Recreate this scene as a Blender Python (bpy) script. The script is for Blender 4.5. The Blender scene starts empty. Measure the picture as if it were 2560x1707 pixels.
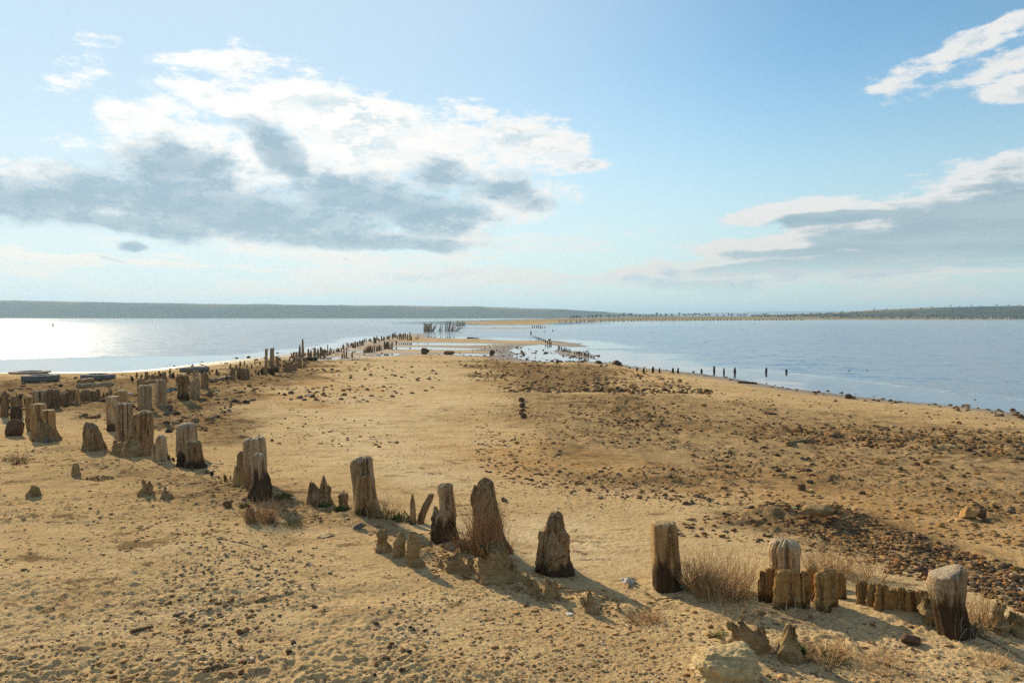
import bpy, math, random
import numpy as np
from mathutils import Vector, Matrix

# ---------------------------------------------------------------- camera, sky, sun, exposure
F_PX, CX, CY, HOR = 2000.0, 1280.0, 853.5, 793.0      # focal length and centre in photograph pixels, horizon row
CAM_H = 1.7
PITCH = math.atan((CY - HOR) / F_PX)
SUN_AZ, SUN_EL = math.radians(-34.0), math.radians(24.0)   # azimuth from +Y, negative to the left
SUN_STRENGTH = 5.0
SKY_STRENGTH = 0.09
EXPOSURE = 0.47

scene = bpy.context.scene
cam_data = bpy.data.cameras.new("camera")
cam_data.sensor_width = 36.0
cam_data.lens = 36.0 * F_PX / 2560.0
cam_data.clip_start, cam_data.clip_end = 0.05, 60000.0
camera = bpy.data.objects.new("camera", cam_data)
camera.location = (0, 0, CAM_H)
camera.rotation_euler = (math.pi / 2 - PITCH, 0, 0)
scene.collection.objects.link(camera)
scene.camera = camera

scene.view_settings.view_transform = 'Standard'
scene.view_settings.look = 'None'
scene.view_settings.exposure = EXPOSURE
scene.view_settings.gamma = 1.0
scene.view_settings.use_curve_mapping = False
scene.render.engine = 'CYCLES'
scene.cycles.use_denoising = False
scene.cycles.denoiser = 'OPENIMAGEDENOISE'
scene.cycles.denoising_input_passes = 'RGB_ALBEDO_NORMAL'
scene.cycles.denoising_prefilter = 'ACCURATE'
scene.cycles.max_bounces = 6
scene.cycles.diffuse_bounces = 3
scene.cycles.glossy_bounces = 3
scene.cycles.volume_bounces = 0
scene.cycles.transparent_max_bounces = 8
scene.cycles.sample_clamp_indirect = 6.0

sun_dir = Vector((math.sin(SUN_AZ) * math.cos(SUN_EL), math.cos(SUN_AZ) * math.cos(SUN_EL), math.sin(SUN_EL)))
sun_data = bpy.data.lights.new("sun", 'SUN')
sun_data.energy = SUN_STRENGTH
sun_data.angle = math.radians(0.53)
sun_data.color = (1.0, 0.83, 0.58)
sun_lamp = bpy.data.objects.new("sun", sun_data)
sun_lamp.rotation_euler = sun_dir.to_track_quat('Z', 'Y').to_euler()
sun_lamp.location = (-20, 20, 30)
scene.collection.objects.link(sun_lamp)

world = bpy.data.worlds.new("World")
scene.world = world
world.use_nodes = True
world.cycles.sampling_method = 'MANUAL'
world.cycles.sample_map_resolution = 512


class Nodes:
    """small helper that wires shader nodes"""
    def __init__(self, tree):
        self.t = tree
        self.n = tree.nodes
        self.l = tree.links

    def new(self, kind, **kw):
        nd = self.n.new(kind)
        for k, v in kw.items():
            setattr(nd, k, v)
        return nd

    def put(self, sock, v):
        if isinstance(v, bpy.types.NodeSocket):
            self.l.new(v, sock)
        elif isinstance(v, (tuple, list)) and sock.type == 'RGBA' and len(v) == 3:
            sock.default_value = (*v, 1.0)
        else:
            sock.default_value = v

    def math(self, op, a, b=0.0, c=0.0, clamp=False):
        nd = self.new('ShaderNodeMath', operation=op, use_clamp=clamp)
        for i, v in enumerate((a, b, c)):
            self.put(nd.inputs[i], v)
        return nd.outputs[0]

    def vmath(self, op, a, b=(0, 0, 0)):
        nd = self.new('ShaderNodeVectorMath', operation=op)
        self.put(nd.inputs[0], a)
        self.put(nd.inputs[1], b)
        return nd.outputs['Value'] if op in ('LENGTH', 'DOT_PRODUCT') else nd.outputs[0]

    def smooth(self, v, lo, hi, a=0.0, b=1.0):
        nd = self.new('ShaderNodeMapRange', interpolation_type='SMOOTHSTEP')
        self.put(nd.inputs['Value'], v)
        nd.inputs['From Min'].default_value, nd.inputs['From Max'].default_value = lo, hi
        nd.inputs['To Min'].default_value, nd.inputs['To Max'].default_value = a, b
        return nd.outputs[0]

    def lin(self, v, lo, hi, a=0.0, b=1.0):
        nd = self.new('ShaderNodeMapRange')
        self.put(nd.inputs['Value'], v)
        nd.inputs['From Min'].default_value, nd.inputs['From Max'].default_value = lo, hi
        nd.inputs['To Min'].default_value, nd.inputs['To Max'].default_value = a, b
        return nd.outputs[0]

    def noise(self, vec, scale, detail=4.0, rough=0.5, dist=0.0, color=False, dims='3D'):
        nd = self.new('ShaderNodeTexNoise', noise_dimensions=dims)
        self.put(nd.inputs['Vector'], vec)
        nd.inputs['Scale'].default_value = scale
        nd.inputs['Detail'].default_value = detail
        nd.inputs['Roughness'].default_value = rough
        nd.inputs['Distortion'].default_value = dist
        return nd.outputs['Color'] if color else nd.outputs[0]

    def mix(self, fac, a, b, blend='MIX'):
        nd = self.new('ShaderNodeMix', data_type='RGBA', blend_type=blend)
        self.put(nd.inputs[0], fac)
        self.put(nd.inputs[6], a)
        self.put(nd.inputs[7], b)
        return nd.outputs[2]

    def mapping(self, vec, scale=(1, 1, 1), rot=(0, 0, 0), loc=(0, 0, 0), kind='POINT'):
        nd = self.new('ShaderNodeMapping', vector_type=kind)
        self.put(nd.inputs['Vector'], vec)
        nd.inputs['Location'].default_value = loc
        nd.inputs['Rotation'].default_value = rot
        nd.inputs['Scale'].default_value = scale
        return nd.outputs[0]


def sky_uv(px, py):
    """photograph pixel -> (azimuth, elevation)"""
    u, v = (px - CX) / F_PX, (HOR - py) / F_PX
    return math.atan(u), math.atan(v / math.sqrt(1 + u * u))


def build_world():
    w = Nodes(world.node_tree)
    world.node_tree.nodes.clear()
    out = w.new('ShaderNodeOutputWorld')
    bg = w.new('ShaderNodeBackground')
    bg.inputs['Strength'].default_value = SKY_STRENGTH
    w.l.new(bg.outputs[0], out.inputs[0])
    sky = w.new('ShaderNodeTexSky', sky_type='NISHITA')
    sky.sun_disc = False
    sky.sun_elevation = SUN_EL
    sky.sun_rotation = SUN_AZ
    sky.altitude = 0.0
    sky.air_density = 1.0
    sky.dust_density = 0.0
    sky.ozone_density = 2.2
    tc = w.new('ShaderNodeTexCoord')
    d = tc.outputs['Generated']
    sep = w.new('ShaderNodeSeparateXYZ')
    w.l.new(d, sep.inputs[0])
    az = w.math('ARCTAN2', sep.outputs[0], sep.outputs[1])
    el = w.math('ARCSINE', sep.outputs[2])
    comb = w.new('ShaderNodeCombineXYZ')
    w.l.new(az, comb.inputs[0])
    w.l.new(el, comb.inputs[1])
    p = comb.outputs[0]
    # domain warp so that outlines billow
    wn = w.noise(w.mapping(p, scale=(1, 2.0, 1)), 9.0, 2.0, 0.55, color=True)
    warp = w.vmath('MULTIPLY', w.vmath('SUBTRACT', wn, (0.5, 0.5, 0.5)), (0.075, 0.03, 0.0))
    pw = w.vmath('ADD', p, warp)

    def field(ells):
        acc = None
        for (cx, cy, rx, ry, rot) in ells:
            u, v = sky_uv(cx, cy)
            k = math.cos(u) / F_PX
            q = w.mapping(pw, kind='TEXTURE', loc=(u, v, 0), rot=(0, 0, math.radians(-rot)),
                          scale=(rx * k, ry * k, 1))
            m = w.math('SUBTRACT', 1.0, w.vmath('LENGTH', q))
            if acc is None:
                acc = m
            else:
                nd = w.new('ShaderNodeMath', operation='SMOOTH_MAX')
                w.l.new(acc, nd.inputs[0]); w.l.new(m, nd.inputs[1]); nd.inputs[2].default_value = 0.25
                acc = nd.outputs[0]
        return acc

    # rot in degrees, positive = falling to the right in the picture
    white = field([(860, 285, 500, 85, 8), (520, 245, 140, 45, 15), (310, 300, 75, 42, 20), (560, 390, 330, 120, 8), (960, 370, 420, 105, 2),
                   (1290, 370, 190, 80, 2), (60, 425, 150, 45, 0), (420, 545, 470, 50, 8), (860, 595, 420, 36, 3),
                   (1300, 500, 150, 62, -4), (1160, 570, 110, 40, 0), (1450, 420, 110, 22, -5),
                   (2420, 120, 230, 34, -16), (2500, 165, 230, 30, -12), (2470, 85, 120, 20, -20), (2590, 240, 160, 34, 14),
                   (1690, 685, 150, 50, 0), (1560, 705, 160, 26, 0), (1900, 700, 330, 22, -1), (2300, 688, 380, 13, -2), (1120, 695, 190, 38, 0), (250, 645, 300, 9, 2), (850, 650, 240, 7, 0)])
    grey = field([(90, 492, 330, 80, 0), (560, 530, 560, 78, 6), (700, 385, 62, 120, -48), (450, 430, 170, 90, 10), (880, 490, 280, 80, 4),
                  (1060, 530, 200, 62, 8), (1265, 478, 135, 52, 8), (1090, 440, 90, 50, 0), (900, 608, 330, 30, 1), (350, 560, 300, 40, 3),
                  (310, 617, 40, 16, 0), (1760, 716, 160, 20, 0)])
    # the smooth bank on the right: a sheet with a bright upper rim
    rim = field([(2480, 520, 640, 122, -10), (2000, 535, 220, 30, -4), (2250, 610, 560, 40, -4), (1980, 605, 270, 26, -5), (1800, 655, 240, 18, -3)])
    bank = field([(2560, 540, 640, 118, -10), (2080, 552, 200, 18, -4), (2380, 640, 560, 46, -2), (2060, 628, 240, 20, -4), (1900, 672, 240, 18, -2)])
    pn = w.mapping(p, scale=(1, 2.1, 1))
    n1 = w.noise(pn, 13.0, 7.0, 0.70)
    n1s = w.noise(w.vmath('ADD', pn, (-0.012, 0.022, 0.0)), 13.0, 4.0, 0.64)
    n2 = w.noise(w.mapping(p, scale=(1, 2.0, 1), loc=(3.1, 1.7, 0.4)), 15.0, 5.0, 0.62)
    streak = w.noise(w.mapping(p, scale=(1, 8.0, 1), loc=(0.3, 0.2, 2.2)), 6.0, 6.0, 0.66)
    n1c = w.math('SUBTRACT', n1, 0.5)
    n2c = w.math('SUBTRACT', n2, 0.5)
    stc = w.math('SUBTRACT', streak, 0.5)
    dens = w.math('MULTIPLY_ADD', n1c, 3.8, w.math('MULTIPLY_ADD', stc, 1.7, w.math('MULTIPLY', white, 1.15)))
    a_white = w.math('MULTIPLY', w.smooth(dens, -0.10, 0.62), w.smooth(el, 0.015, 0.06))
    gd = w.math('MULTIPLY_ADD', n2c, 2.1, w.math('MULTIPLY_ADD', n1c, 1.5, w.math('MULTIPLY', grey, 1.6)))
    a_grey = w.math('MULTIPLY', w.smooth(gd, -0.12, 0.75), w.smooth(el, 0.015, 0.07))
    rd = w.math('MULTIPLY_ADD', n1c, 1.7, w.math('MULTIPLY_ADD', stc, 1.1, rim))
    bd = w.math('MULTIPLY_ADD', n1c, 1.1, w.math('MULTIPLY_ADD', stc, 1.3, bank))
    a_rim = w.math('MULTIPLY', w.smooth(rd, -0.04, 0.30), w.smooth(el, 0.03, 0.08))
    a_bank = w.math('MULTIPLY', w.smooth(bd, -0.05, 0.34), w.smooth(el, 0.03, 0.08))
    # thin streaks near the horizon, all round the sky
    band = w.math('MULTIPLY', w.smooth(el, 0.010, 0.03), w.smooth(el, 0.15, 0.06))
    a_str = w.math('MULTIPLY', w.smooth(w.math('MULTIPLY_ADD', n1c, 0.5, streak), 0.47, 0.62), w.math('MULTIPLY', band, 0.85))
    # scattered fair-weather cloud out of view, its cover raised to add neutral fill light
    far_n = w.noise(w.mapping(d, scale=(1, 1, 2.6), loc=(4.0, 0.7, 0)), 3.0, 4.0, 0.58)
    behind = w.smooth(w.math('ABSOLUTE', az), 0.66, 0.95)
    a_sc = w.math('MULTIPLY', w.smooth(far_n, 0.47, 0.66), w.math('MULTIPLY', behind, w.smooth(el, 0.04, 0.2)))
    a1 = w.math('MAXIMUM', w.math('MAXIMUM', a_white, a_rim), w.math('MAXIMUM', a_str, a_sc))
    # brightness of the cloud: forward scattering towards the sun
    cs = w.vmath('DOT_PRODUCT', d, tuple(sun_dir))
    glow = w.smooth(cs, 0.6, 1.0)
    relief = w.math('SUBTRACT', n1s, n1)                     # > 0 on the side turned away from the sun
    lowc = w.smooth(el, 0.16, 0.0)
    wcol = w.mix(lowc, (7.3, 7.3, 7.2), (7.0, 6.7, 6.0))
    thick = w.smooth(dens, 0.25, 1.4)
    wcol = w.mix(w.math('MULTIPLY', w.smooth(relief, -0.05, 0.06), w.math('MULTIPLY', thick, 0.95)), wcol, (4.5, 5.5, 6.1))
    wcol = w.mix(1.0, wcol, w.mix(glow, (0.95, 0.95, 0.95), (1.2, 1.18, 1.14)), 'MULTIPLY')
    gcol = w.mix(w.smooth(relief, -0.07, 0.06), (4.9, 5.8, 6.3), (3.0, 4.15, 4.95))
    core = w.smooth(gd, 0.3, 1.5)
    gcol = w.mix(w.math('MULTIPLY', core, 0.7), gcol, (2.5, 3.6, 4.4))
    gcol = w.mix(w.math('MULTIPLY', lowc, 0.7), gcol, (3.4, 4.5, 4.8))
    bcol = w.mix(w.smooth(streak, 0.4, 0.62), (2.15, 3.35, 4.05), (3.0, 4.1, 4.6))
    bcol = w.mix(w.math('MULTIPLY', lowc, 0.6), bcol, (4.2, 5.0, 5.1))
    base = w.mix(1.0, sky.outputs[0], (0.98, 1.20, 1.16), 'MULTIPLY')
    base = w.mix(w.math('MULTIPLY', glow, 0.75), base, (5.6, 6.7, 7.4))
    # the lowest air is milky and slightly green-cream in the photograph
    milky = w.smooth(el, 0.32, -0.02)
    base = w.mix(w.math('MULTIPLY', milky, 0.85), base, w.mix(w.smooth(cs, 0.45, 0.97), (4.9, 5.75, 5.7), (7.0, 7.6, 7.4)))
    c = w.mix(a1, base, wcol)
    c = w.mix(w.math('MULTIPLY', a_bank, 0.9), c, bcol)
    c = w.mix(w.math('MULTIPLY', a_grey, 0.92), c, gcol)
    w.l.new(c, bg.inputs['Color'])


build_world()

# ---------------------------------------------------------------- numeric helpers
def px_dir(px, py):
    u, v = (px - CX) / F_PX, (CY - py) / F_PX
    c, s = math.cos(PITCH), math.sin(PITCH)
    return np.array([u, c + v * s, -s + v * c])


def at(px, py, z=0.0):
    """point of the horizontal plane z seen at a photograph pixel"""
    d = px_dir(px, py)
    k = (z - CAM_H) / d[2]
    return np.array([d[0] * k, d[1] * k])


def _h(ix, iy, iz, seed):
    h = (ix * 374761393 + iy * 668265263 + iz * 2147483647 + seed * 1274126177) & 0xFFFFFFFF
    h = ((h ^ (h >> 13)) * 1274126177) & 0xFFFFFFFF
    h = ((h ^ (h >> 16)) * 2246822519) & 0xFFFFFFFF
    return ((h ^ (h >> 15)) & 0xFFFFFF).astype(np.float64) / 0xFFFFFF


_OX, _OY = np.array([0, 1, 0, 1]), np.array([0, 0, 1, 1])


def vn2(x, y, seed=0):
    x, y = np.asarray(x, float), np.asarray(y, float)
    ix, iy = np.floor(x), np.floor(y)
    fx, fy = x - ix, y - iy
    fx, fy = fx * fx * (3 - 2 * fx), fy * fy * (3 - 2 * fy)
    sh = (4,) + (1,) * x.ndim
    h = _h(ix.astype(np.int64)[None] + _OX.reshape(sh), iy.astype(np.int64)[None] + _OY.reshape(sh), 0, seed)
    return (h[0] + (h[1] - h[0]) * fx) * (1 - fy) + (h[2] + (h[3] - h[2]) * fx) * fy


def vn3(x, y, z, seed=0):
    ix, iy, iz = np.floor(x), np.floor(y), np.floor(z)
    fx, fy, fz = x - ix, y - iy, z - iz
    fx, fy, fz = fx * fx * (3 - 2 * fx), fy * fy * (3 - 2 * fy), fz * fz * (3 - 2 * fz)
    sh = (4,) + (1,) * ix.ndim
    jx, jy, iz = ix.astype(np.int64)[None] + _OX.reshape(sh), iy.astype(np.int64)[None] + _OY.reshape(sh), iz.astype(np.int64)
    r = 0
    for dz in (0, 1):
        h = _h(jx, jy, (iz + dz)[None], seed)
        q = (h[0] + (h[1] - h[0]) * fx) * (1 - fy) + (h[2] + (h[3] - h[2]) * fx) * fy
        r = r + q * (fz if dz else 1 - fz)
    return r


def fbm2(x, y, octaves=4, seed=0, gain=0.5):
    s, amp, tot = 0.0, 1.0, 0.0
    for i in range(octaves):
        s = s + amp * (vn2(x, y, seed + 31 * i) - 0.5)
        tot += amp
        amp *= gain
        x, y = 1.62 * x - 1.18 * y + 7.3, 1.18 * x + 1.62 * y + 3.1
    return s / tot * 2.0


def fbm3(x, y, z, octaves=3, seed=0):
    s, amp, tot = 0.0, 1.0, 0.0
    for i in range(octaves):
        s = s + amp * (vn3(x, y, z, seed + 17 * i) - 0.5)
        tot += amp
        amp *= 0.5
        x, y, z = x * 2.03 + 1.7, y * 2.03 + 5.2, z * 2.03 + 9.1
    return s / tot * 2.0


def sstep(x, a, b):
    t = np.clip((x - a) / (b - a), 0, 1)
    return t * t * (3 - 2 * t)


def poly_sd(x, y, poly):
    """signed distance to a closed polygon, positive inside"""
    if x.size < 64:                                   # far outside the polygon's box: the exact distance does not matter
        xs, ys = [p[0] for p in poly], [p[1] for p in poly]
        m = 0.25 * float(np.hypot(x, y).max()) + 6.0
        if x.min() > max(xs) + m or x.max() < min(xs) - m or y.min() > max(ys) + m or y.max() < min(ys) - m:
            return np.full(x.shape, -m * 2)
    d2 = np.full(x.shape, 1e18)
    ins = np.zeros(x.shape, bool)
    n = len(poly)
    for i in range(n):
        ax, ay = poly[i]
        bx, by = poly[(i + 1) % n]
        ex, ey = bx - ax, by - ay
        t = np.clip(((x - ax) * ex + (y - ay) * ey) / (ex * ex + ey * ey + 1e-12), 0, 1)
        d2 = np.minimum(d2, (x - ax - t * ex) ** 2 + (y - ay - t * ey) ** 2)
        if ay != by:
            c = ((ay > y) != (by > y)) & (x < (bx - ax) * (y - ay) / (by - ay) + ax)
            ins ^= c
    d = np.sqrt(d2)
    return np.where(ins, d, -d)


WATER_Z = -0.08


def W(pts, z=WATER_Z):
    return [tuple(at(a, b, z)) for a, b in pts]


# shorelines: main spit, offshore bars, far land; pools lying on the spit
MAIN = ([(-90, -60), (-90, 5), (-45, 19), (-26, 23.2)] +
        W([(-120, 933), (0, 932), (150, 931), (300, 929), (400, 920), (500, 909), (578, 901), (650, 893), (727, 884), (823, 874), (900, 855),
           (965, 843), (1010, 834), (1085, 833), (1070, 842), (1130, 846), (1200, 847), (1290, 852), (1370, 850), (1425, 855), (1480, 867),
           (1430, 869), (1370, 862), (1320, 864), (1275, 870), (1282, 886), (1300, 895), (1335, 903), (1400, 905), (1470, 904), (1520, 907),
           (1570, 915), (1620, 921), (1660, 924), (1752, 933), (1836, 947), (1890, 958), (1966, 970), (2119, 989), (2234, 1000),
           (2349, 1012), (2464, 1023), (2560, 1035), (2640, 1050)]) + [(10.4, 9.5), (13, 0), (16, -60)])
BARS = [W([(1385, 876), (1440, 878), (1488, 889), (1470, 894), (1410, 888)]),
        W([(1140, 820.5), (1250, 819.4), (1345, 819.6), (1365, 821), (1300, 822.4), (1160, 822.2)])]
FARLAND = (W([(1128, 806), (1160, 809.5), (1250, 812), (1330, 811.5), (1372, 811), (1385, 807), (1430, 804), (1500, 802.6), (1650, 801.4), (1720, 800.6)]) +
           [(150, 500), (230, 590), (420, 690), (620, 770), (1400, 1000), (4000, 2000), (4000, 8800), (0, 8800), (60, 2300), (70, 1400)] +
           W([(1400, 796.6), (1330, 798.3), (1250, 801.5), (1180, 803.5), (1140, 804)]))
POOLS = [W([(990, 858), (1060, 857), (1200, 858.5), (1275, 861), (1200, 863), (1080, 862), (1000, 862)]),
         W([(985, 869), (1080, 868), (1170, 870), (1240, 873), (1170, 875), (1060, 874), (990, 874)]),
         W([(1100, 885), (1180, 884), (1270, 888), (1180, 890)]),
         W([(790, 896), (840, 893), (870, 896), (820, 899)]),
         W([(930, 888), (990, 884), (1000, 887), (950, 891)]),
         W([(850, 880), (920, 876), (930, 879), (880, 882)])]
# where brown rubbly soil lies over the sand, where the ground is rust coloured, where it is smooth
DIRT = [W(p, 0) for p in (
    [(-400, 960), (120, 950), (500, 935), (720, 885), (930, 850), (1010, 840), (1000, 870), (870, 905), (760, 945), (690, 985), (640, 1040), (560, 1100),
     (420, 1080), (300, 1060), (120, 1040), (-400, 1070)],
    [(80, 1150), (300, 1140), (540, 1180), (700, 1270), (900, 1300), (860, 1330), (640, 1300), (420, 1250), (200, 1215), (60, 1190)],
    [(1190, 852), (1330, 866), (1300, 900), (1460, 915), (1530, 925), (1640, 960), (1500, 985), (1300, 975), (1190, 960), (1180, 900), (1190, 880)],
    [(1420, 1010), (1560, 1000), (1800, 1060), (2100, 1070), (2700, 1090), (2700, 1180), (2200, 1130), (1800, 1090), (1600, 1075), (1430, 1050)],
    [(1640, 1300), (1850, 1270), (2150, 1290), (2400, 1370), (2750, 1480), (2750, 1560), (2500, 1500), (2250, 1430), (1950, 1370), (1700, 1340)],
    [(1280, 985), (1700, 990), (2100, 1030), (2700, 1070), (2700, 1330), (2300, 1270), (1800, 1230), (1350, 1150)],
    [(1300, 1170), (1600, 1190), (1900, 1210), (1850, 1240), (1500, 1220), (1300, 1190)],
    [(530, 1195), (700, 1255), (900, 1288), (1100, 1350), (1300, 1400), (1290, 1428), (1050, 1392), (880, 1330), (690, 1295), (520, 1228)])]
RUST = [W(p, 0) for p in ([(1900, 1150), (2250, 1180), (2800, 1250), (2800, 1450), (2350, 1380), (1950, 1290), (1650, 1220)],
                          [(1080, 1120), (1500, 1120), (1700, 1200), (1300, 1200)],
                          [(640, 960), (820, 940), (900, 960), (760, 1010)])]
PALES = [W(p, 0) for p in ([(600, 965), (820, 925), (1000, 880), (1150, 895), (1170, 960), (1130, 1060), (1250, 1240), (950, 1230), (640, 1120), (570, 1030)],
                           [(900, 1290), (1500, 1300), (1640, 1420), (1500, 1450), (1300, 1420)])]
# (px, py, radius m, height m): little mounds of sand at the feet of things
CLUMPS = [(*at(a, b, 0), c, d) for a, b, c, d in (
    (1000, 1385, 0.16, 0.05), (1045, 1400, 0.14, 0.05), (960, 1365, 0.12, 0.035), (1215, 1420, 0.16, 0.06), (1270, 1440, 0.13, 0.06), (1330, 1460, 0.13, 0.05),
    (1390, 1490, 0.10, 0.045), (1470, 1515, 0.12, 0.05), (1560, 1535, 0.12, 0.03), (1400, 1425, 0.16, 0.03), (1665, 1465, 0.2, 0.03), (1780, 1480, 0.28, 0.05),
    (1990, 1515, 0.30, 0.06), (2220, 1535, 0.28, 0.07), (2390, 1580, 0.25, 0.03), (2500, 1580, 0.25, 0.05), (1870, 1620, 0.16, 0.04), (1970, 1640, 0.12, 0.04),
    (1830, 1700, 0.25, 0.03), (1210, 1370, 0.25, 0.06), (1110, 1345, 0.2, 0.05), (900, 1290, 0.25, 0.05), (650, 1240, 0.25, 0.05), (660, 1300, 0.2, 0.04),
    (600, 1225, 0.2, 0.04), (480, 1160, 0.25, 0.05), (330, 1120, 0.3, 0.05), (160, 1125, 0.4, 0.04), (2070, 1300, 0.35, 0.09), (1960, 1290, 0.25, 0.06))]


def land_sd(x, y):
    r = np.hypot(x, y)
    far = poly_sd(x, y, FARLAND)
    j = fbm2(x / 3.0, y / 3.0, 4, 5) * np.clip(0.012 * r, 0.15, 3.0)
    sd = poly_sd(x, y, MAIN)
    sd = np.where(r < 45, sd, sd)
    for b in BARS:
        sd = np.maximum(sd, poly_sd(x, y, b))
    sd = sd + j
    for p in POOLS:
        sd = np.minimum(sd, -(poly_sd(x, y, p) + j * 0.8))
    return np.maximum(sd, far + fbm2(x / 30.0, y / 30.0, 3, 8) * 3.0), far


def ground(x, y, full=False):
    """height of the ground and the attributes of its surface"""
    x, y = np.asarray(x, float), np.asarray(y, float)
    r = np.hypot(x, y)
    sd, far = land_sd(x, y)
    z = np.where(sd > 0, WATER_Z + 0.085 * (1 - np.exp(-sd / np.clip(r * 0.06, 0.9, 30))), WATER_Z + np.maximum(sd * 0.035, -0.8))
    z = z + np.where(far > 0, 2.6 * sstep(far, 10, 160), 0)
    dirt = np.zeros(x.shape)
    for k_, p in enumerate(DIRT):
        d = poly_sd(x, y, p) + fbm2(x / 1.3, y / 1.3, 4, 77) * np.clip(0.09 * r, 0.4, 4.0)
        dirt = np.maximum(dirt, sstep(d, -0.02 * r - 0.1, 0.03 * r + 0.2) * (0.62 if k_ in (1, 5) else (0.8 if k_ == 7 else 1.0)))
    land = sstep(sd, 0.0, 1.5)
    near = sstep(r, 14, 6)
    # foreground bank on the camera side of the row of posts
    bank = poly_sd(x, y, BANK)
    rough = 0.35 + 0.65 * sstep(bank, -0.3, 0.5) * sstep(r, 14, 7) + 0.5 * dirt
    patch = 0.35 + 1.3 * vn2(x / 1.1 + 9, y / 1.1, 41)
    z = z + land * (0.045 * fbm2(x / 3.2, y / 3.2, 3, 11) + 0.028 * sstep(bank, -0.35, 0.35) * sstep(r, 20, 9))
    fine = sstep(r, 34, 10)
    wx_, wy_ = x + 0.05 * (vn2(x / 0.13, y / 0.13, 61) - 0.5), y + 0.05 * (vn2(x / 0.13 + 7, y / 0.13, 62) - 0.5)
    clod = sstep(vn2(wx_ / 0.10, wy_ / 0.075, 21), 0.54, 0.66) * (0.4 + vn2(wx_ / 0.03, wy_ / 0.03, 28))
    clod2 = sstep(vn2(wx_ / 0.043 + 3, wy_ / 0.034, 22), 0.54, 0.68) * (0.5 + vn2(wx_ / 0.3, wy_ / 0.3, 29))
    few = sstep(vn2(x / 0.75, y / 0.6, 5), 0.36, 0.85)
    z = z + land * rough * patch * (0.011 * fbm2(x / 0.42, y / 0.34, 3, 12) + fine * few * (0.006 * clod + 0.0075 * clod2))
    crumb = sstep(vn2(wx_ / 0.024, wy_ / 0.02, 23), 0.5, 0.66) + 0.4
    z = z + land * near * (0.0065 * (crumb - 0.6) * (0.3 + 0.9 * few) + 0.008 * (vn2(x / 0.0125, y / 0.0105, 24) - 0.5)) * (0.45 + 0.6 * rough)
    z = z + land * sstep(r, 5, 9) * sstep(r, 60, 20) * 0.018 * np.maximum(0, vn2(x / 0.17, y / 0.22, 25) - 0.62) * (0.4 + 1.5 * sstep(vn2(x / 2.1, y / 1.3, 26), 0.35, 0.7))
    rub = np.clip(dirt, 0, 1) * land * sstep(r, 110, 50)
    ridge_ = np.maximum(0, vn2(wx_ / 0.55, wy_ / 0.42, 71) - 0.5) * np.maximum(0, vn2(wx_ / 0.21 + 4, wy_ / 0.19, 72) - 0.3) * 4.0
    small_ = np.maximum(0, vn2(wx_ / 0.12, wy_ / 0.13, 73) - 0.58) * 2.4
    z = z + rub * (0.075 * ridge_ + 0.036 * small_)
    z = z + land * (1 - rub) * sstep(r, 6, 10) * sstep(r, 70, 30) * 0.02 * np.maximum(0, vn2(wx_ / 0.5 + 2, wy_ / 0.3, 74) - 0.66) * 2.0
    for (mx, my, mr, mh) in CLUMPS:
        q = ((x - mx) ** 2 + (y - my) ** 2) / (mr * mr)
        z = z + mh * np.exp(-q * 1.6)
    if not full:
        return z
    rust = np.zeros(x.shape)
    for p in RUST:
        d = poly_sd(x, y, p) + fbm2(x / 1.7, y / 1.7, 4, 99) * np.clip(0.14 * r, 0.5, 4.0)
        rust = np.maximum(rust, sstep(d, -0.06 * r, 0.08 * r))
    pale = np.zeros(x.shape)
    for p in PALES:
        d = poly_sd(x, y, p) + fbm2(x / 1.9, y / 1.9, 4, 55) * np.clip(0.10 * r, 0.4, 3.0)
        pale = np.maximum(pale, sstep(d, -0.05 * r, 0.07 * r))
    wet = sstep(sd, 0.045 * r + 0.5, 0.0) * (far < 0)
    return z, dict(pale=pale, dirt=dirt, rust=rust, wet=wet, far=sstep(far, 0, 40))


BANK = W([(-900, 1010), (0, 1085), (240, 1118), (420, 1150), (560, 1200), (700, 1265), (900, 1325), (1100, 1390), (1300, 1440), (1500, 1480),
          (1700, 1500), (1950, 1530), (2200, 1560), (2450, 1600), (2800, 1660)], 0) + [(3.2, 1.0), (0, -8), (-9, -4)]


GRID = {}


def ground_z(x, y):
    """height of the built ground sheet, read off its grid"""
    x, y = np.atleast_1d(np.asarray(x, float)), np.atleast_1d(np.asarray(y, float))
    R, A, Z = GRID['rows'], GRID['cols'], GRID['z']
    r, a = np.hypot(x, y), np.arctan2(x, y)
    i = np.clip(np.searchsorted(R, r) - 1, 0, len(R) - 2)
    j = np.clip(np.searchsorted(A, a) - 1, 0, len(A) - 2)
    t = np.clip((r - R[i]) / (R[i + 1] - R[i]), 0, 1)
    u = np.clip((a - A[j]) / (A[j + 1] - A[j]), 0, 1)
    return (Z[i, j] * (1 - u) + Z[i, j + 1] * u) * (1 - t) + (Z[i + 1, j] * (1 - u) + Z[i + 1, j + 1] * u) * t


def ground_at(px, py):
    """ground point seen at a photograph pixel"""
    z = 0.0
    for _ in range(5):
        p = at(px, py, z)
        z = float(ground_z(p[0], p[1])[0])
    p = at(px, py, z)
    return float(p[0]), float(p[1]), z


# ---------------------------------------------------------------- object helpers
COL = scene.collection


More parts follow.
